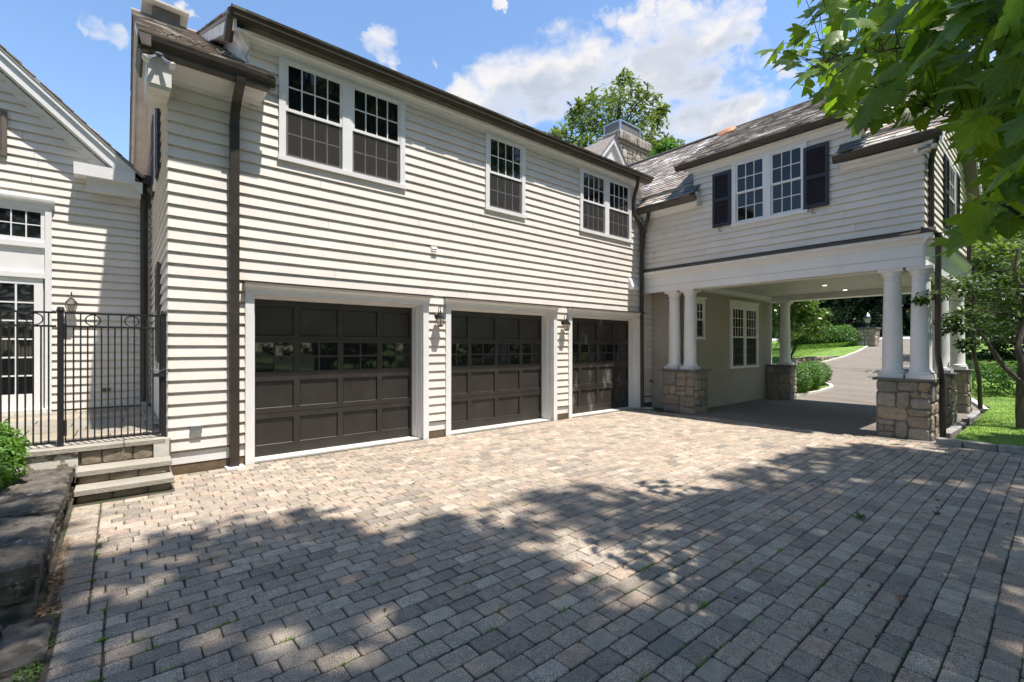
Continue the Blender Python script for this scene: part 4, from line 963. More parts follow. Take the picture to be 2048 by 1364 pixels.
def fence_panel(name, x0, x1, label, cat, n, circles, y=6.70, latch=False):
    o = empty(name, ((x0 + x1) / 2, y, TZ), label, cat); zt, zm, zb = 1.845, 1.725, TZ + .035
    m = MB(); m.box(x0, x1, y - .012, y + .012, zt, zt + .02); m.build('rail', 'iron', o)
    m = MB(); m.box(x0, x1, y - .012, y + .012, zm - .02, zm); m.build('rail', 'iron', o)
    m = MB(); m.box(x0, x1, y - .012, y + .012, zb, zb + .022); m.build('rail', 'iron', o)
    st = (x1 - x0) / (n + 1)
    for k in range(1, n + 1):
        m = MB(); m.box(x0 + st * k - .0065, x0 + st * k + .0065, y - .0065, y + .0065, zb + .022, zm - .02); m.build('picket', 'iron', o)
        if k % 2 == 0: m = MB(); m.box(x0 + st * k - .006, x0 + st * k + .006, y - .006, y + .006, zm, zt); m.build('spacer', 'iron', o)
    for cx in circles:
        m = MB(); R_ = (zt - zm) / 2; m.tube([(cx + R_ * math.cos(a), y, (zt + zm) / 2 + R_ * .96 * math.sin(a)) for a in [2 * math.pi * i / 20 for i in range(21)]], .006, 5, False); m.build('ring', 'iron', o)
    return o
gate = fence_panel('iron_gate', -.425, .345, 'black iron gate at the head of the stone steps', 'gate', 13, (-.218, .105))
m = MB(); m.box(.345, .365, 6.688, 6.712, TZ + .035, 1.865); m.build('stile', 'iron', gate); m = MB(); m.box(-.437, -.425, 6.688, 6.712, TZ + .035, 1.865); m.build('stile', 'iron', gate)
m = MB(); m.box(.29, .40, 6.655, 6.685, 1.16, 1.20); m.tube([(.28, 6.66, 1.24), (.34, 6.65, 1.215), (.40, 6.66, 1.25)], .006, 5); m.build('latch', 'iron', gate)
fence = fence_panel('iron_fence', -3.0, -.50, 'black iron picket fence left of the terrace gate', 'fence', 44, (-.657, -1.0, -1.35, -1.7, -2.05, -2.4, -2.75))
for x, lb in ((-.468, 'round-capped iron gate post between fence and gate'), (.388, 'iron latch post against the garage corner')):
    o = empty('gate_post', (x, 6.70, TZ), lb, 'post'); m = MB(); m.box(x - .024, x + .024, 6.676, 6.724, TZ, 1.875); m.build('shaft', 'iron', o)
    m = MB(); m.lathe([(.034, 0), (.034, .012), (.026, .02), (.03, .03), (.018, .042)], (x, 6.70, 1.875), 12); m.build('post_cap', 'iron', o)
    if x < 0:
        m = MB(); m.tube([(x + .035, 6.68, 1.58), (x + .035, 6.68, 1.74)], .014, 8); m.build('hinge', 'iron', o); m = MB(); m.tube([(x + .035, 6.68, .58), (x + .035, 6.68, .74)], .014, 8); m.build('hinge', 'iron', o)

# ledge wall of dark slate at the left
lw_ = empty('slate_ledge_wall', (-.9, 5.0, 0), 'low dry wall of dark mossy slate slabs beside the courtyard', 'stone wall')
rg = random.Random(31)
def slab(x0, x1, y0, y1, z0, z1, mat='ledge_slate', parent=lw_, jit=.018, cuts=(5, 5)):
    """irregular slab with a wavy outline and an uneven top"""
    import mathutils
    nx, ny = max(6, int((x1 - x0) / .024)), max(6, int((y1 - y0) / .024)); v = []; f = []; ox, oy = rg.uniform(0, 50), rg.uniform(0, 50)
    nz = lambda a, b, sc: mathutils.noise.noise(Vector((a * sc + ox, b * sc + oy, 1.7)))
    tx, ty = rg.uniform(-.012, .012), rg.uniform(-.012, .012)
    for i in range(nx + 1):
        for j in range(ny + 1):
            u, w = i / nx, j / ny; x = x0 + (x1 - x0) * u; y = y0 + (y1 - y0) * w
            e = min(min(u, 1 - u) * (x1 - x0), min(w, 1 - w) * (y1 - y0)); edge = e < 1e-6
            x += jit * 1.1 * nz(y * 1.0, 9, 7) * (1 if i in (0, nx) else .4); y += jit * 1.1 * nz(3, x, 7) * (1 if j in (0, ny) else .4)
            lay = .010 * math.floor(2.4 * nz(x, y, 4.5) + .5)
            v.append((x, y, z1 + .012 * nz(x, y, 13) + .008 * nz(x, y, 36) + .005 * nz(x, y, 80) + lay + tx * (u - .5) + ty * (w - .5) - (.012 if edge else 0)))
    T = ny + 1
    f += [(i * T + j, (i + 1) * T + j, (i + 1) * T + j + 1, i * T + j + 1) for i in range(nx) for j in range(ny)]
    ring = [i * T for i in range(nx + 1)] + [nx * T + j for j in range(1, T)] + [i * T + ny for i in range(nx - 1, -1, -1)] + [j for j in range(ny - 1, 0, -1)]
    prev = ring
    for t in (.35, .7, 1.0):
        b = len(v)
        for k in ring:
            p = v[k]; q = jit * .7 * nz(p[0] * 3 + p[1] * 3, t * 9, 6); v.append((p[0] + q * (1 if p[0] > (x0 + x1) / 2 else -1), p[1] - abs(q), p[2] * (1 - t) + z0 * t))
        cur = list(range(b, b + len(ring))); f += [(prev[(i + 1) % len(ring)], prev[i], cur[i], cur[(i + 1) % len(ring)]) for i in range(len(ring))]; prev = cur
    f.append(tuple(prev))
    m = MB(); m.add(v, f); return m.build('slate_slab', mat, parent)
m = MB(); m.box(-2.2, -.42, 3.9, 6.6, -.05, .2); m.build('wall_core', 'mortar', lw_)
for x0, x1, y0, y1, z in ((-.98, -.345, 3.72, 4.30, .285), (-.92, -.36, 4.30, 4.88, .275), (-1.0, -.35, 4.88, 5.46, .29), (-.9, -.355, 5.46, 6.02, .28), (-1.0, -.36, 6.02, 6.57, .275), (-1.6, -.99, 3.8, 4.8, .27), (-1.7, -1.0, 4.8, 5.7, .285), (-1.7, -1.0, 5.7, 6.57, .27), (-2.3, -1.65, 4, 6.5, .26)):
    slab(x0, x1, y0, y1, z - rg.uniform(.09, .12), z)
yy = 3.74
while yy < 6.5:
    l = rg.uniform(.26, .5); a = -.03
    for h in (rg.uniform(.07, .1), .2): slab(-.62 - rg.uniform(0, .1), -.362 - rg.uniform(0, .02), yy + .008, min(yy + l, 6.56) - .008, a + .004, h - .004, jit=.010); a = h
    yy += l
xx = -1.0
for w_ in (.18, .22, .235):
    slab(xx, xx + w_ - .01, 3.78, 4.2, -.02, .10, jit=.01); xx += w_
xx = -.98
for w_ in (.30, .31): slab(xx, xx + w_ - .01, 3.80, 4.2, .105, .19, jit=.012); xx += w_
# paving slabs at its foot
ft = empty('slate_stepping_slabs', (-.8, 3.2, 0), 'flat dark slate slabs set in the ground at the foot of the ledge wall', 'paving slab')
for x0, x1, y0, y1, z in ((-.47, -.275, 3.12, 3.62, .025), (-.80, -.48, 3.05, 3.66, .03), (-1.2, -.82, 3.0, 3.7, .02), (-.50, -.30, 2.55, 3.10, .015), (-.95, -.52, 2.4, 3.03, .02), (-.62, -.29, 1.7, 2.52, .01), (-1.4, -.98, 1.9, 2.95, .02)):
    slab(x0, x1, y0, y1, -.05, z, parent=ft, jit=.02)
m = MB(); m.box(-3.2, -.262, -3.2, 3.75, -.06, -.012); m.build('planting_bed', 'mulch', kind='structure')

# ------------------------------------------------------------------ kerbs, walls, pillar
kb = empty('kerb', (9.7, .5, 0), kind='structure')
rg = random.Random(41)
def kerb_run(P, wid=.13, h=.10, seed=0, lmin=.26, lmax=.40, mat='kerb_stone'):
    for (ax, ay), (bx, by) in zip(P, P[1:]):
        L_ = math.hypot(bx - ax, by - ay); t = 0; ang = math.atan2(by - ay, bx - ax)
        while t < L_ - .05:
            l = min(rg.uniform(lmin, lmax), L_ - t); c = t + l / 2; x, y = ax + (bx - ax) * c / L_, ay + (by - ay) * c / L_
            m = MB(); m.block(l - .012, wid, h + .06, .014, .02, Matrix.Translation((x, y, ramp(x) - .06 + rg.uniform(-.006, .006))) @ Matrix.Rotation(ang, 4, 'Z'), .006, .006, rg); m.build('kerb_stone', mat, kb); t += l
kerb_run([(9.70, 1.30), (9.70, -2.6)])
kerb_run([(10.45, 1.27), (12.2, 1.27)], h=.08); kerb_run([(12.8, 1.27), (14.55, 1.27)], h=.08)
def strip(name, pts_fn, xs, wid, h, mat, label=None):
    m = MB()
    for a, b in zip(xs, xs[1:]):
        p = [(a, pts_fn(a)), (b, pts_fn(b)), (b, pts_fn(b) + wid), (a, pts_fn(a) + wid)]
        m.add([(x, y, ramp(x) - .04) for x, y in p] + [(x, y, ramp(x) + h) for x, y in p], [(4, 5, 6, 7), (0, 1, 5, 4), (1, 2, 6, 5), (2, 3, 7, 6), (3, 0, 4, 7)])
    return m.build(name, mat, kind='structure', label=label)
strip('kerb', lambda x: interp(x, DL), [15.1 + .3 * i for i in range(18)] + [21 + .8 * i for i in range(22)], .12, .06, 'concrete', 'pale kerb along the uphill drive')
strip('kerb', lambda x: interp(x, DR) - .14, [15.3 + .8 * i for i in range(28)], .12, .06, 'concrete', 'pale kerb along the lawn side of the drive')
dw = empty('dry_stone_wall', (23, 7.6, .6), 'low dry stone wall edging the drive below the lawn', 'stone wall')
rg = random.Random(8); x = 20.2
while x < 27.2:
    l = rg.uniform(.28, .6); hh = .42 * max(.25, min(1, (28.2 - x) / 5)); z = ramp(x) - .05; k = 0
    while z < ramp(x) + hh - .03:
        t = min(rg.uniform(.1, .2), ramp(x) + hh - z); M = Matrix(((1, 0, 0, x + l / 2 + rg.uniform(-.05, .05)), (0, 0, -1, interp(x, DL) + .34), (0, 1, 0, z + t / 2), (0, 0, 0, 1)))
        m = MB(); m.block(l * .95, t - .012, .16 + rg.uniform(0, .05), .02, .03, M, .012, .02, rg); m.build('stone', 'rubble', dw); z += t
    x += l
def gate_pillar(x, y, label):
    z = ramp(x); o = empty('stone_pillar', (x, y, z), label, 'pillar'); m = MB(); m.box(x - .45, x + .45, y - .45, y + .45, z - .05, z + 1.0); m.build('core', 'mortar', o)
    stone_box(o, x - .45, x + .45, y - .45, y + .45, z, z + 1.0, ('-x', '-y'), 'chimney_stone', 77, .14, .4)
    m = MB(); m.box(x - .54, x + .54, y - .54, y + .54, z + 1.0, z + 1.08); m.build('cap_slab', 'cap_stone', o); return z
zp = gate_pillar(33.9, 7.55, 'fieldstone gate pillar carrying a lantern beside the drive')
lantern((33.9, 7.55, zp + 1.08 + .25), 0, 'round lantern standing on the fieldstone gate pillar', False, 2.5)

# ------------------------------------------------------------------ vegetation
LEAF = {'oval': np.array([(0, 0), (.26, .3), (.22, .7), (0, 1), (-.22, .7), (-.26, .3)]),
        'star': np.array([(0, -.02), (.42, .0), (.32, .22), (.62, .50), (.24, .54), (0, 1.05), (-.24, .54), (-.62, .50), (-.32, .22), (-.42, .0)]),
        'needle': np.array([(-.06, 0), (.06, 0), (.05, .7), (0, 1), (-.05, .7)]),
        'frond': np.array([(0, 0), (.18, .25), (.08, .4), (.2, .6), (0, 1), (-.2, .6), (-.08, .4), (-.18, .25)])}
def leaf_cloud(centres, radii, counts, size, shape='oval', up=.6, out=.5, droop=.25, shell=.35, jit=.3):
    """flat leaves spread through ellipsoids; returns the vertex array, k vertices per leaf"""
    T = LEAF[shape]; k = len(T); V = []
    for c, r, n in zip(centres, radii, counts):
        n = int(n)
        if n < 1: continue
        d = nrg.normal(size=(n, 3)); d /= np.linalg.norm(d, axis=1)[:, None]; rad = (shell + (1 - shell) * nrg.random(n)) ** (1 / 1.6)
        p = np.array(c) + d * rad[:, None] * np.array(r)
        nm = nrg.normal(size=(n, 3)) * .55 + d * out + np.array([0, 0, up]); nm /= np.linalg.norm(nm, axis=1)[:, None]
        ax = nrg.normal(size=(n, 3)) + d * .8 - np.array([0, 0, droop]); ax -= nm * (ax * nm).sum(1)[:, None]; ax /= np.linalg.norm(ax, axis=1)[:, None]
        sd = np.cross(ax, nm); s = size * (1 + nrg.uniform(-jit, jit, n))
        fold = np.abs(T[:, 0]) * .35
        q = p[:, None, :] + s[:, None, None] * (sd[:, None, :] * T[None, :, 0, None] + ax[:, None, :] * T[None, :, 1, None] + nm[:, None, :] * fold[None, :, None])
        V.append(q.reshape(-1, 3))
    return np.concatenate(V), k
def curve(a, b, sag, n=6, wob=.1, rg=rng):
    a, b = Vector(a), Vector(b); out = []
    for i in range(n + 1):
        t = i / n; p = a.lerp(b, t) + Vector((0, 0, sag * math.sin(math.pi * t)))
        if 0 < i < n: p += Vector((rg.uniform(-1, 1), rg.uniform(-1, 1), rg.uniform(-.6, .6))) * wob * (b - a).length
        out.append(p)
    return out
def tree(name, label, base, top, clumps, tr, leaf_mat, size, shape='oval', bark='bark', group=None, cat='tree', seed=1, density=60, sub=True, limb=.5, limb_mat=None, **kw):
    """trunk with limbs reaching every leaf clump; clumps = [(centre, radius)]"""
    rg = random.Random(seed); base, top = Vector(base), Vector(top)
    o = empty(name, base, label, cat, group)
    m = MB(); ax = curve(base - Vector((0, 0, .15)), top, 0, 8, .02, rg); L_ = len(ax)
    m.tube(ax, [tr * (1.35 if i == 0 else 1.12 if i == 1 else 1) * (1 - .75 * i / (L_ - 1)) for i in range(L_)], 9)
    m.build('trunk', bark, o, smooth=True)
    m = MB(); cs = []; rs = []; ns = []
    for c, r in clumps:
        c = Vector(c); best = min(range(2, L_), key=lambda i: (ax[i] - c).length + (6 if ax[i].z > c.z + .3 else 0)); s = ax[best]; L2 = (c - s).length
        if L2 > .15:
            pts = curve(s, c, .06 * L2, 5, .05, rg); r0 = tr * (1 - .75 * best / (L_ - 1)) * limb; m.tube(pts, [max(.006, r0 * (1 - .8 * i / 5)) for i in range(6)], 6)
        rr = r if isinstance(r, (tuple, list)) else (r, r, r * .75)
        if sub:
            for q in range(4):
                e = c + Vector((rg.uniform(-1, 1) * rr[0], rg.uniform(-1, 1) * rr[1], rg.uniform(-.5, .9) * rr[2])) * .8; m.tube(curve(c, e, .02, 3, .08, rg), [max(.004, tr * .06), max(.003, tr * .045), max(.003, tr * .03), .002], 4)
                cs.append(tuple(e)); rs.append(tuple(np.array(rr) * .55)); ns.append(density * .55)
        cs.append(tuple(c)); rs.append(rr); ns.append(density)
    if m.v: m.build('limb', limb_mat or bark, o, smooth=True)
    V, k = leaf_cloud(cs, rs, ns, size, shape, **kw)
    np_mesh('crown', V, k, leaf_mat, o, kind='stuff', wpos=top)
    return o
def bush(name, label, base, clumps, leaf_mat, size, shape='oval', density=300, cat='shrub', group=None, stems=7, seed=1, **kw):
    rg = random.Random(seed); base = Vector(base); o = empty(name, base, label, cat, group)
    m = MB()
    for k in range(stems):
        c, r = rg.choice(clumps); c = Vector(c); b = Vector((c.x * .5 + base.x * .5 + rg.uniform(-.06, .06), c.y * .5 + base.y * .5 + rg.uniform(-.06, .06), base.z - .05)); m.tube(curve(b, c, .0, 4, .06, rg), [.018, .015, .012, .009, .005], 5)
    m.build('stem', 'bark_dark', o)
    rr = [r if isinstance(r, (tuple, list)) else (r, r, r) for _, r in clumps]
    V, k = leaf_cloud([c for c, _ in clumps], rr, [density * (q[0] * q[1] + q[0] * q[2] + q[1] * q[2]) / 3 for q in rr], size, shape, **kw)
    V[:, 2] = np.maximum(V[:, 2], base.z - .02)
    np_mesh('foliage', V, k, leaf_mat, o, kind='stuff', wpos=base)
    return o
def at(u, v, d):                                   # point a given distance out along the view, for planning distances
    return FW * d + RT * ((u - 1024) / 932.0 * d) + Vector((0, 0, EYE + (694 - v) / 932.0 * d))

# -- maple whose crown shades the courtyard
def maple():
    rg = random.Random(19)
    base = Vector((6.6, -6.4, 0)); o = empty('maple_tree', base, 'big maple with broad lobed leaves reaching over the courtyard', 'tree')
    top = Vector((5.8, -5.6, 13.2)); ax = curve(base - Vector((0, 0, .2)), top, 0, 8, .02, rg)
    m = MB(); m.tube(ax, [.42, .34, .30, .27, .24, .2, .15, .1, .05], 12); m.build('trunk', 'bark', o, smooth=True)
    # the crown, planned by the shade it throws
    YB = [(-4, 7.0), (-1, 6.3), (-.1, 5.75), (.5, 5.1), (1, 4.5), (1.8, 3.85), (2.6, 3.35), (3.6, 3.55), (4.6, 3.0), (5.6, 2.75), (6.8, 2.75), (7.8, 2.7), (8.4, 1.9), (9.2, 1.35), (11, 1.0), (14, .2)]
    allowed = [(1640, 60), (1660, 0), (1700, -400), (2600, -400), (2600, 500), (2048, 450), (1960, 420), (1930, 240), (1800, 160)]
    def inside(u, v, poly):
        r = False; j = len(poly) - 1
        for i in range(len(poly)):
            (a, b), (c, d) = poly[i], poly[j]
            if (b > v) != (d > v) and u < (c - a) * (v - b) / (d - b) + a: r = not r
            j = i
        return r
    cl = []; tries = 0
    while len(cl) < 300 and tries < 9000:
        tries += 1
        gx = rg.uniform(-3.5, 13); gy = rg.uniform(-5.5, 7); h = rg.uniform(8.6, 14.2); r = rg.uniform(.6, .95)
        if gy + r * .75 > interp(gx, YB) + rg.uniform(-.25, .12): continue
        if ((gx - 2.9) / (.5 + r * .45)) ** 2 + ((gy - 1.9) / (.65 + r * .45)) ** 2 < 1: continue
        c = Vector((gx + .1 * h, gy - .345 * h, h))
        if (Vector((c.x, c.y)) - Vector((5.4, -5.2))).length > 9.5: continue
        u, v, d = proj(c)
        if d > .2:
            rp = 932 * (r + .2) / d
            if -rp < u < 2048 + rp and v + rp > 0 and not inside(u, v, allowed): continue
        cl.append((c, r))
    m = MB(); cs = []; rs = []; ns = []
    for c, r in cl:
        best = min(range(4, 9), key=lambda i: (ax[i] - c).length + (4 if ax[i].z > c.z else 0)); s = ax[best]; L2 = (c - s).length
        m.tube(curve(s, c, .05 * L2, 5, .03, rg), [.05, .04, .03, .022, .015, .008], 5)
        cs.append(tuple(c)); rs.append((r * 1.1, r * 1.1, r * .7)); ns.append(140)
    m.build('limb', 'bark', o, smooth=True)
    V, k = leaf_cloud(cs, rs, ns, .215, 'star', up=1.0, out=.2, droop=.5, shell=.2)
    np_mesh('crown', V, k, 'maple_crown', o, kind='stuff', wpos=top)
    # hanging boughs close to the viewer, every leaf its own
    def leafmesh(sd):
        r2 = random.Random(sd)
        H = [(0, 0), (.10, -.07), (.27, -.09), (.45, .0), (.37, .08), (.40, .17), (.30, .24), (.46, .30), (.52, .40), (.70, .52), (.55, .545), (.50, .62), (.36, .585), (.25, .60), (.30, .72), (.20, .765), (.15, .88), (0, 1.08)]
        fold = r2.uniform(.12, .5); curl = r2.uniform(.15, .55); tw = r2.uniform(-.25, .25); vs = []; fs = []
        def P(x, y): return (x + r2.uniform(-.012, .012), y, -abs(x) * fold * .55 - curl * (y * y) * .35 - .22 * x * x + tw * x * y)
        mid = [P(0, t) for t in (0, .25, .5, .75)] + [P(0, 1.08)]
        for sgn in (1, -1):
            b = len(vs); vs += mid; e = [P(sgn * x, y) for x, y in H[1:-1]]; vs += e; nE = len(e)
            own = [0] * 6 + [1] * 5 + [2] * 3 + [3] * 2
            own = [0, 0, 0, 0, 1, 1, 1, 1, 2, 2, 2, 2, 2, 3, 3, 3][:nE]
            tri = []
            prev = None
            for i in range(nE - 1):
                tri.append((b + own[i], b + 5 + i, b + 5 + i + 1))
                if own[i + 1] != own[i]: tri.append((b + own[i], b + 5 + i + 1, b + own[i + 1]))
            tri.append((b + 3, b + 5 + nE - 1, b + 4))
            fs += [t if sgn > 0 else t[::-1] for t in tri]
        me = bpy.data.meshes.new('leaf'); me.from_pydata(vs, [], fs); me.polygons.foreach_set('use_smooth', [True] * len(me.polygons)); me.materials.append(MATS['maple_leaf_veined'])
        bm = bmesh.new(); bm.from_mesh(me); bmesh.ops.remove_doubles(bm, verts=bm.verts, dist=1e-4); bm.to_mesh(me); bm.free(); return me
    LM = [leafmesh(i) for i in range(9)]
    hub = Vector((6.45, -6.2, 3.4))
    boughs = [[hub, at(2350, -80, 3.0), at(2140, 20, 2.3), at(2048, 45, 2.15), at(1960, 62, 2.15), at(1870, 76, 2.25), at(1800, 95, 2.4), at(1700, 112, 2.75), at(1610, 120, 3.1)],
              [hub, at(2400, 300, 2.8), at(2150, 300, 2.1), at(2060, 290, 2.0), at(1970, 250, 2.05), at(1900, 235, 2.2), at(1820, 190, 2.45), at(1740, 170, 2.7)],
              [hub, at(2400, 520, 2.8), at(2150, 500, 2.15), at(2060, 440, 2.05), at(1990, 400, 2.1), at(1930, 420, 2.2), at(1890, 470, 2.3)],
              [hub, at(2350, -300, 3.0), at(2120, -120, 2.4), at(1980, -60, 2.4), at(1850, -30, 2.6), at(1720, 0, 2.9), at(1640, 30, 3.1)]]
    nodes = []
    for b in boughs:
        m = MB(); pts = []
        for p, q in zip(b, b[1:]):
            for t in (0, .12, .25, .37, .5, .62, .75, .87): pts.append(p.lerp(q, t) + Vector((rg.uniform(-1, 1), rg.uniform(-1, 1), rg.uniform(-1, 1))) * .008)
        pts.append(b[-1]); n = len(pts)
        m.tube(pts, [max(.0035, .03 * (1 - i / n) ** 1.6) for i in range(n)], 6); m.build('bough', 'bark_dark', o, smooth=True); nodes += pts[12:]
    poly = [(1535, 98), (1568, 66), (1592, 25), (1605, -40), (2120, -40), (2120, 500), (2048, 440), (2000, 480), (1955, 485), (1905, 500), (1890, 480), (1950, 415), (1975, 370), (1960, 300), (1935, 300), (1915, 260), (1880, 235), (1840, 228), (1765, 258), (1712, 255), (1700, 215), (1665, 235), (1640, 225), (1635, 175), (1585, 185), (1600, 140), (1545, 125)]
    tw = MB(); cnt = 0; tries = 0; placed = []
    while cnt < 298 and tries < 9000:
        tries += 1
        u, v = rg.uniform(1500, 2120), rg.uniform(-40, 560)
        if not inside(u, v, poly): continue
        if v > 300 and rg.random() < .35: continue
        t = max(0, min(1, (u - 1530) / 500)); d = 3.15 - 1.15 * t + rg.uniform(-.35, .5)
        size = rg.uniform(.105, .155) + .03 * t; c = at(u, v, d)
        if any((c - q).length < .055 for q in placed): continue
        # tip direction: down and outward, blade roughly level to hanging
        az = rg.gauss(math.atan2(-RT.y, -RT.x) + .35, .8); el = -rg.uniform(.25, 1.25)
        tip = Vector((math.cos(az) * math.cos(el), math.sin(az) * math.cos(el), math.sin(el)))
        nrm = (Vector((0, 0, 1)) + Vector((rg.gauss(0, .45), rg.gauss(0, .45), 0)) - FW * .15); nrm = (nrm - tip * nrm.dot(tip)).normalized(); sd = tip.cross(nrm)
        R3 = Matrix((sd, tip, nrm)).transposed().to_4x4()
        basep = c - tip * size * .5
        lf = bpy.data.objects.new('leaf', rg.choice(LM)); COL.objects.link(lf); lf.parent = o
        lf.matrix_local = Matrix.Translation(basep - base) @ R3 @ Matrix.Diagonal((size, size, size, 1)); placed.append(c); cnt += 1
        nn = min(nodes, key=lambda q: (q - basep).length)
        if (nn - basep).length < .9:
            mid = nn.lerp(basep, .55) + Vector((0, 0, .03)); tw.tube([nn, mid, basep], [.0025, .0018, .0014], 4, False)
    V = []; cnt = 0
    Hh = [(0, 0), (.10, -.07), (.27, -.09), (.45, .0), (.37, .08), (.40, .17), (.30, .24), (.46, .30), (.52, .40), (.70, .52), (.55, .545), (.50, .62), (.36, .585), (.25, .60), (.30, .72), (.20, .765), (.15, .88), (0, 1.08)]
    ring = Hh + [(-x, y) for x, y in Hh[-2:0:-1]]
    while cnt < 620:
        u, v = rg.uniform(1560, 2500), rg.uniform(-250, 540)
        if u < 2120 and not (inside(u, v, poly) and inside(u - 25, v + 25, poly) and inside(u - 25, v, poly)): continue
        t = max(0, min(1, (u - 1530) / 500)); d = 3.5 - 1.0 * t + rg.uniform(-.1, 1.1); c = at(u, v, d); size = rg.uniform(.11, .165)
        az = rg.gauss(math.atan2(-RT.y, -RT.x) + .35, .9); el = -rg.uniform(.1, 1.0); tip = Vector((math.cos(az) * math.cos(el), math.sin(az) * math.cos(el), math.sin(el)))
        nrm = Vector((rg.gauss(0, .4), rg.gauss(0, .4), 1)); nrm = (nrm - tip * nrm.dot(tip)).normalized(); sd = tip.cross(nrm); f0 = rg.uniform(.05, .25)
        V += [tuple(c + sd * (x * size) + tip * ((y - .5) * size) - nrm * (size * (abs(x) * f0 + .2 * y * y))) for x, y in ring]; cnt += 1
    np_mesh('inner_leaves', np.array(V), len(ring), 'maple_leaf', o, kind='stuff', wpos=(3, 0, 2.6))
    tw.build('leaf_stalk', 'bark_dark', o, kind='stuff')
maple()

# -- small tree by the corner pedestal, its leafy sprays in front of the columns
def P_(u, v, d): return tuple(at(u, v, d))
dog = [(P_(1868, 588, 7.6), (.30, .25, .10)), (P_(1900, 566, 7.8), (.36, .3, .13)), (P_(1938, 574, 8.0), (.4, .35, .16)), (P_(1892, 640, 7.7), (.22, .2, .12)), (P_(1915, 655, 7.8), (.2, .2, .1)), (P_(1938, 690, 8.0), (.16, .16, .1)),
       (P_(1985, 560, 8.4), (.5, .5, .2)), (P_(2030, 590, 8.4), (.55, .5, .2)), (P_(1975, 625, 8.5), (.42, .4, .16)), (P_(2050, 520, 8.6), (.6, .6, .25)), (P_(2100, 560, 8.4), (.6, .6, .25)), (P_(1840, 598, 7.5), (.14, .12, .06)), (P_(2020, 655, 8.6), (.4, .4, .14)), (P_(1945, 630, 8.2), (.3, .3, .12)), (P_(2120, 480, 8.7), (.7, .7, .3))]
tree('dogwood_tree', 'slender low tree with dark leaf sprays hanging before the columns', (12.15, .45, .07), tuple(at(2036, 500, 8.3)), dog, .085, 'dogwood_leaf', .075, 'oval', seed=5, density=60, up=.9, droop=.5, shell=.1, limb=.25, limb_mat='bark_dark')
o = bpy.data.objects['dogwood_tree']; m = MB()
b0 = Vector((12.15, .45, .07)); m.tube([b0 + Vector((0, 0, .75)), at(2010, 735, 8.25), at(1985, 700, 8.2), at(1972, 680, 8.15), at(1940, 640, 8.0)], [.05, .042, .034, .026, .012], 7); m.build('limb', 'bark', o, smooth=True)

# -- pale trees beyond the lawn on the right
def crown(cx, cy, z0, z1, r, n, seed, rr=(.9, 1.5)):
    rg = random.Random(seed); out = []
    for k in range(n):
        t = rg.random(); z = z0 + (z1 - z0) * t; w = r * math.sqrt(max(.05, 1 - (2 * t - .85) ** 2)) ; a = rg.uniform(0, 6.283); q = w * math.sqrt(rg.random())
        s = rg.uniform(*rr); out.append(((cx + q * math.cos(a), cy + q * math.sin(a), z), (s, s, s * .55)))
    return out
for i, (x, y, h, r, lab) in enumerate(((23.0, .6, 6.2, 2.6, 'pale layered tree on the lawn behind the covered drive columns'), (24.5, -3.2, 6.6, 3.0, 'pale spreading tree farther along the lawn edge'), (27.5, 1.8, 5.0, 2.2, 'smaller pale tree beyond the lawn hedge'))):
    z = ramp(x) + .05; tree('ornamental_tree', lab, (x, y, z), (x, y, z + h * .75), crown(x, y, z + 1.3, z + h, r, 34, 50 + i, (.7, 1.2)), .12, 'pale_leaf', .17, 'oval', group='pale trees beyond the lawn', seed=i, density=95, up=1.1, droop=.3)
# lawn hedge beside the columns
bush('lawn_hedge', 'clipped leafy hedge on the lawn past the corner pedestals', (17.9, .3, ramp(17.9) + .05), [((17.6 + .15 * k, 1.35 - .55 * k, ramp(17.7) + .48 + .05 * (k % 2)), (.5, .45, .42)) for k in range(7)], 'hedge_leaf', .07, 'oval', 4200, 'hedge', shell=.55, seed=3, stems=12)
bush('lawn_hedge', 'dark hedge row at the far side of the lawn', (27, -1, ramp(27)), [((26.8 + .1 * k, 2.2 - 1.1 * k, ramp(27) + .55), (.8, .8, .65)) for k in range(8)], 'dark_leaf', .16, 'oval', 800, 'hedge', shell=.5, seed=4, stems=6)
# yew by the far pedestal, tree and hedge by the pillar
bush('clipped_yew', 'rounded yew bush beside the far stone pedestal', (16.7, 5.45, .06), [((16.0 + .35 * k, 5.45 + .10 * math.sin(k * 2), .40 + ramp(16.0 + .35 * k) + .05 * (k % 2)), (.48, .5, .42)) for k in range(6)], 'hedge_leaf', .062, 'frond', 15000, 'shrub', shell=.6, seed=6, stems=8)
rg = random.Random(23); cl = [((22.6 + rg.uniform(-1.9, 1.9), 8.2 + rg.uniform(-1.5, 1.5), .75 + rg.uniform(1.3, 4.4)), (rg.uniform(.45, .75),) * 3) for _ in range(42)]
tree('young_magnolia', 'glossy leaved tree with two dark stems behind the low stone wall', (22.6, 8.1, ramp(22.6) + .2), (22.7, 8.2, 4.3), cl, .085, 'glossy_leaf', .20, 'oval', 'bark_dark', seed=9, density=80, up=.5, droop=.7)
o = bpy.data.objects['young_magnolia']; m = MB(); m.tube([(22.45, 7.9, .7), (22.9, 7.75, 1.4), (23.2, 7.7, 2.0), (23.5, 7.7, 2.8)], [.06, .05, .04, .02], 7); m.build('stem', 'bark_dark', o)
bush('drive_hedge', 'bright clipped hedge next to the gate pillar', (31.5, 9.4, ramp(31.5)), [((31.0 + .55 * k, 10.6 - .5 * k, ramp(31.5) + .75), (.85, .8, .72)) for k in range(5)], 'hedge_leaf', .13, 'frond', 4200, 'hedge', shell=.6, seed=12, stems=6)
rg = random.Random(2)
cl = [((29.5 + rg.uniform(-1.6, 1.6), 10.5 + rg.uniform(-1.2, 1.2), 1.3 + rg.uniform(1.2, 4.8)), (rg.uniform(.6, .9),) * 3) for _ in range(26)]
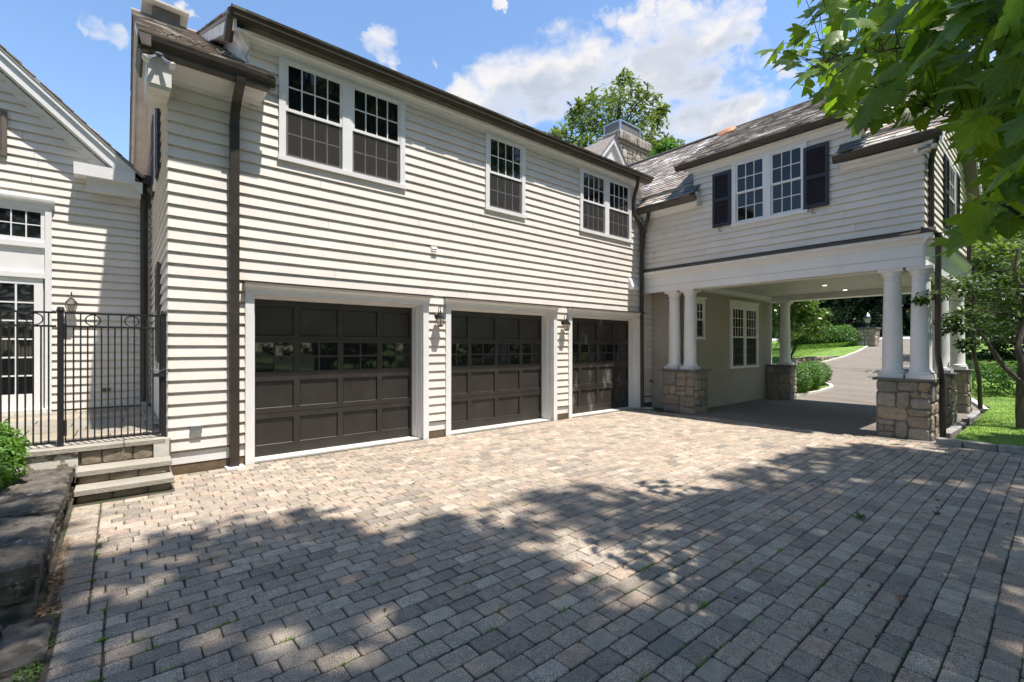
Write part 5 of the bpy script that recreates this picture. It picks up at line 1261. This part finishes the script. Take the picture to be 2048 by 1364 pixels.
tree('bright_tree', 'bright green tree standing behind the drive hedge', (29.5, 10.6, ramp(29.5) + .2), (29.5, 10.6, 5.2), cl, .1, 'hedge_leaf', .2, 'oval', seed=14, density=85)
# the wood beyond the road
WL_ = ['dark woodland tree beyond the road, tall and dense', 'dark woodland tree beyond the road, with a broad crown', 'shaded woodland tree at the bend of the road']
for i, (x, y, h, r) in enumerate(((46, 7, 11, 4.2), (47, 13, 12, 4.5), (46, 1, 11, 4.2), (47, -6, 12, 4.5), (49, 20, 13, 5), (46, -13, 11, 4.2), (52, 10, 14, 5), (52, 2, 14, 5), (50, -20, 12, 5), (47, 27, 12, 5), (58, 16, 16, 6), (58, 6, 16, 6), (58, -3, 16, 6), (57, -12, 15, 6))):
    z = ramp(x); mt = 'dark_leaf' if i % 3 else 'oak_leaf'
    tree('woodland_tree', 'dense dark woodland tree beyond the road', (x, y, z), (x, y, z + h * .8), crown(x, y, z + .5, z + h, r, 70, 90 + i, (1.1, 1.9)), .22, mt if i not in (0, 2) else 'dark_leaf', .5, 'oval', group='trees of the wood beyond the road', seed=i, density=110, sub=False, up=.7)
for i, (x, y) in enumerate(((42.5, 9.6), (43, 6.2), (43.2, 3.2), (42.8, 12.5), (43, 0), (43, -5))):
    z = ramp(x); bush('undergrowth_bush', 'grey-green undergrowth bush along the far road edge', (x, y, z), [((x + rng.uniform(-.6, .6), y + rng.uniform(-1, 1), z + rng.uniform(.5, 1.7)), (rng.uniform(.7, 1.1),) * 3) for _ in range(5)], 'oak_leaf' if i % 2 else 'dark_leaf', .24, 'oval', 420, 'shrub', 'bushes along the far road edge', seed=i, stems=4)
# oak rising behind the roofs
def oak():
    rg = random.Random(77); D = 38.0
    spots = [(1238, 172, 30), (1262, 185, 30), (1290, 195, 28), (1215, 195, 30), (1240, 205, 36), (1280, 222, 30), (1190, 215, 26), (1170, 232, 28), (1205, 238, 30), (1240, 245, 34), (1300, 235, 26), (1318, 225, 20), (1285, 258, 26), (1312, 250, 20), (1150, 228, 20), (1140, 252, 26), (1125, 268, 22), (1165, 265, 20), (1115, 282, 18), (1150, 285, 20), (1105, 270, 14), (1255, 225, 30), (1225, 222, 28), (1180, 250, 20), (1300, 272, 20), (1310, 290, 22), (1330, 285, 22), (1338, 300, 20), (1318, 305, 22), (1265, 270, 22), (1170, 290, 18), (1200, 275, 16), (1215, 262, 18), (1325, 218, 13), (1183, 198, 14), (1250, 160, 18), (1160, 212, 13), (1345, 300, 14)]
    cl = []
    for u, v, r in spots:
        d = D + rg.uniform(-3, 3); c = at(u, v, d); s = r / 932 * d * .92
        cl.append((tuple(c), (s, s, s * .8)))
    b = at(1225, 694, D); z = 1.0
    tree('oak_tree', 'tall open crowned oak rising behind the stone chimney', (b.x, b.y, z), tuple(at(1240, 205, D)), cl, .55, 'oak_leaf', .46, 'frond', 'bark_dark', seed=3, density=30, up=.6, shell=.1, droop=.3)
    cl = []
    for u, v, r in ((1335, 300, 26), (1315, 320, 26), (1350, 325, 22), (1300, 335, 24), (1340, 345, 26)):
        d = 30 + rg.uniform(-1, 1); c = at(u, v, d); s = r / 932 * d * .9; cl.append((tuple(c), (s, s, s * .8)))
    b = at(1330, 694, 30); tree('leafy_tree', 'bright green tree top showing behind the ridge beside the chimney', (b.x, b.y, .8), tuple(at(1325, 320, 30)), cl, .3, 'hedge_leaf', .34, 'frond', 'bark_dark', seed=4, density=170, up=.7)
oak()
# feathery shrub on the ledge
bush('feathery_shrub', 'feathery bright green conifer shrub on the slate ledge', (-.86, 6.12, .27), [((-.80, 6.0, .50), (.17, .2, .22)), ((-.93, 6.2, .62), (.2, .22, .25)), ((-.79, 6.25, .58), (.13, .16, .17)), ((-.92, 5.78, .45), (.2, .2, .2)), ((-1.1, 6.0, .6), (.25, .25, .28))], 'yew_needle', .055, 'frond', 26000, 'shrub', seed=8, up=.5, out=.8, shell=.35, stems=9)
for i, (x, y, h, r) in enumerate(((-14, 4, 12, 4.5), (-12, -8, 16, 5.5), (-6, -15, 19, 6), (3, -16, 20, 6.5), (12, -16, 20, 6.5), (21, -15, 19, 6.5), (30, -15, 18, 6), (38, -17, 17, 6))):  # trees outside the view, added for pane reflections and ambient light
    tree('offview_tree', 'leafy tree out of view, added for window reflections and ambient light', (x, y, -.05), (x, y, h * .8), crown(x, y, .6, h, r, 72, 190 + i, (1.3, 2.2)), .22, 'oak_leaf', .5, 'oval', group='out-of-view trees added for reflections and ambient light', seed=i + 40, density=75, sub=False, up=.7)

# -- turf blades, moss in the joints, litter
def blades(name, n, xr, yr, zf, hgt, mat, label=None, accept=None, wid=.007, parent=None):
    x = nrg.uniform(*xr, n); y = nrg.uniform(*yr, n)
    if accept is not None:
        k = accept(x, y); x, y = x[k], y[k]
    n = len(x); z = np.array([zf(a, b) for a, b in zip(x, y)]); a = nrg.uniform(0, 6.283, n); h = hgt * nrg.uniform(.5, 1.3, n); ln = nrg.normal(0, .35, (n, 2)) * h[:, None]
    p0 = np.stack([x - np.cos(a) * wid / 2, y - np.sin(a) * wid / 2, z], 1); p1 = np.stack([x + np.cos(a) * wid / 2, y + np.sin(a) * wid / 2, z], 1); p2 = np.stack([x + ln[:, 0], y + ln[:, 1], z + h], 1)
    V = np.stack([p0, p1, p2], 1).reshape(-1, 3)
    return np_mesh(name, V, 3, mat, parent, label=label, kind='stuff', cat=None if parent else 'grass', wpos=(float(x.mean()), float(y.mean()), 0))
blades('turf', 60000, (9.8, 19), (-5, 1.9), lambda x, y: ramp(x) + .065, .032, 'grass_blade', 'short grass blades of the sunlit lawn', lambda x, y: (y < np.interp(x, [p[0] for p in DR], [p[1] for p in DR]) - .15), .012)
blades('turf', 16000, (19.5, 34), (7, 12), lambda x, y: ramp(x) + .33, .035, 'grass_blade', 'grass blades of the lawn strip above the low stone wall', lambda x, y: y > np.interp(x, [p[0] for p in DL], [p[1] for p in DL]) + .7, .03)
def joint_tufts():
    pts = []
    for _ in range(300):
        x = rng.uniform(-.3, 3.6) if rng.random() < .8 else rng.uniform(3.6, 9.4); y = rng.uniform(1.0, 6.3)
        j = round((6.70 - y) / .1215); y = 6.70 - j * .1215
        if rng.random() < .07: x = -.062 if y < 3.66 else -.135
        s = rng.uniform(.2, 1); pts.append((x, y, s))
    V = []
    for x, y, s in pts:
        n = int(5 + 16 * s)
        xs = x + nrg.normal(0, .035 * s, n); ys = y + nrg.normal(0, .0035, n); a = nrg.uniform(0, 6.283, n); h = .022 * s * nrg.uniform(.4, 1.4, n); w = .0035
        p0 = np.stack([xs - np.cos(a) * w, ys - np.sin(a) * w, np.full(n, -.008)], 1); p1 = np.stack([xs + np.cos(a) * w, ys + np.sin(a) * w, np.full(n, -.008)], 1); p2 = np.stack([xs + nrg.normal(0, .012, n), ys + nrg.normal(0, .012, n), h - .004], 1)
        V.append(np.stack([p0, p1, p2], 1).reshape(-1, 3))
    np_mesh('joint_moss', np.concatenate(V), 3, 'grass_blade', None, 'moss and tiny grass tufts growing in the paving joints', 'moss', 'stuff', wpos=(2, 3, 0))
    # creeping weeds along the border and litter drifted at the ledge
    V, k = leaf_cloud([(-.30, 3.35, .0), (-.33, 3.05, .0), (-.36, 2.85, 0), (-.30, 3.6, 0)], [(.045, .12, .02), (.05, .14, .02), (.05, .12, .02), (.03, .06, .015)], [420, 520, 420, 120], .016, 'oval', up=1.2, out=.1)
    V[:, 2] = np.maximum(V[:, 2], .004); np_mesh('ground_cover', V, k, 'moss', None, 'creeping green weeds between the slate slabs and the paving', 'weeds', 'stuff', wpos=(-.33, 3.2, 0))
    V, k = leaf_cloud([(-.31, 3.75, .0), (-.30, 4.1, .0), (-.31, 4.6, 0)], [(.05, .12, .012), (.03, .3, .01), (.02, .5, .01)], [240, 160, 120], .022, 'oval', up=1.5, out=0)
    V[:, 2] = np.maximum(V[:, 2], .004); np_mesh('leaf_litter', V, k, 'dead_leaf', None, 'brown leaf litter drifted along the foot of the slate ledge', 'leaf litter', 'stuff', wpos=(-.31, 4, 0))
    n = 420; cs = []; V = []
    for _ in range(n):
        if rng.random() < .7: x, y = rng.uniform(5.6, 9.4), rng.uniform(-.2, 1.9)
        else: x, y = rng.uniform(.3, 8), rng.uniform(.6, 5)
        cs.append((x, y, .006))
    V, k = leaf_cloud(cs, [(.01, .01, .002)] * n, [1] * n, .026, 'oval', up=2, out=0, jit=.7); V[:, 2] = np.maximum(V[:, 2], .003)
    np_mesh('paving_litter', V, k, 'debris', None, 'dark specks of tree litter scattered over the paving', 'leaf litter', 'stuff', wpos=(6, 1, 0))
joint_tufts()
def dropped(x, y, s, rot, label, mat, curl):
    m = MB(); T = LEAF['star']; n = len(T); ca, sa = math.cos(rot), math.sin(rot)
    v = [(x + s * (a * ca - b * sa), y + s * (a * sa + b * ca), .008 + s * curl * (a * a + .3 * (b - .5) ** 2) * 2) for a, b in T] + [(x + s * (-.5 * sa), y + s * .5 * ca, .008)]
    v2 = [(a, b, c + .0015) for a, b, c in v]; m.add(v2, [(i, (i + 1) % n, n) for i in range(n)]); m.add(v, [((i + 1) % n, i, n) for i in range(n)]); m.build('fallen_leaf', mat, None, label=label, cat='leaf')
dropped(4.96, 1.12, .11, .4, 'shrivelled green leaf lying on the shaded paving', 'moss', .5)
dropped(5.6, .75, .06, 2.0, 'small curled dark leaf on the paving', 'debris', .6)
dropped(3.55, .62, .05, 1.0, 'small brown dead leaf on the paving', 'dead_leaf', .5)
tg = MB(); tg.tube([(7.1, .62, .008), (7.25, .60, .012), (7.42, .62, .008)], .004, 5); tg.tube([(7.25, .60, .012), (7.33, .52, .008)], .003, 5); tg.build('twig', 'bark_dark', None, label='thin fallen twig on the paving toward the kerb', cat='twig')
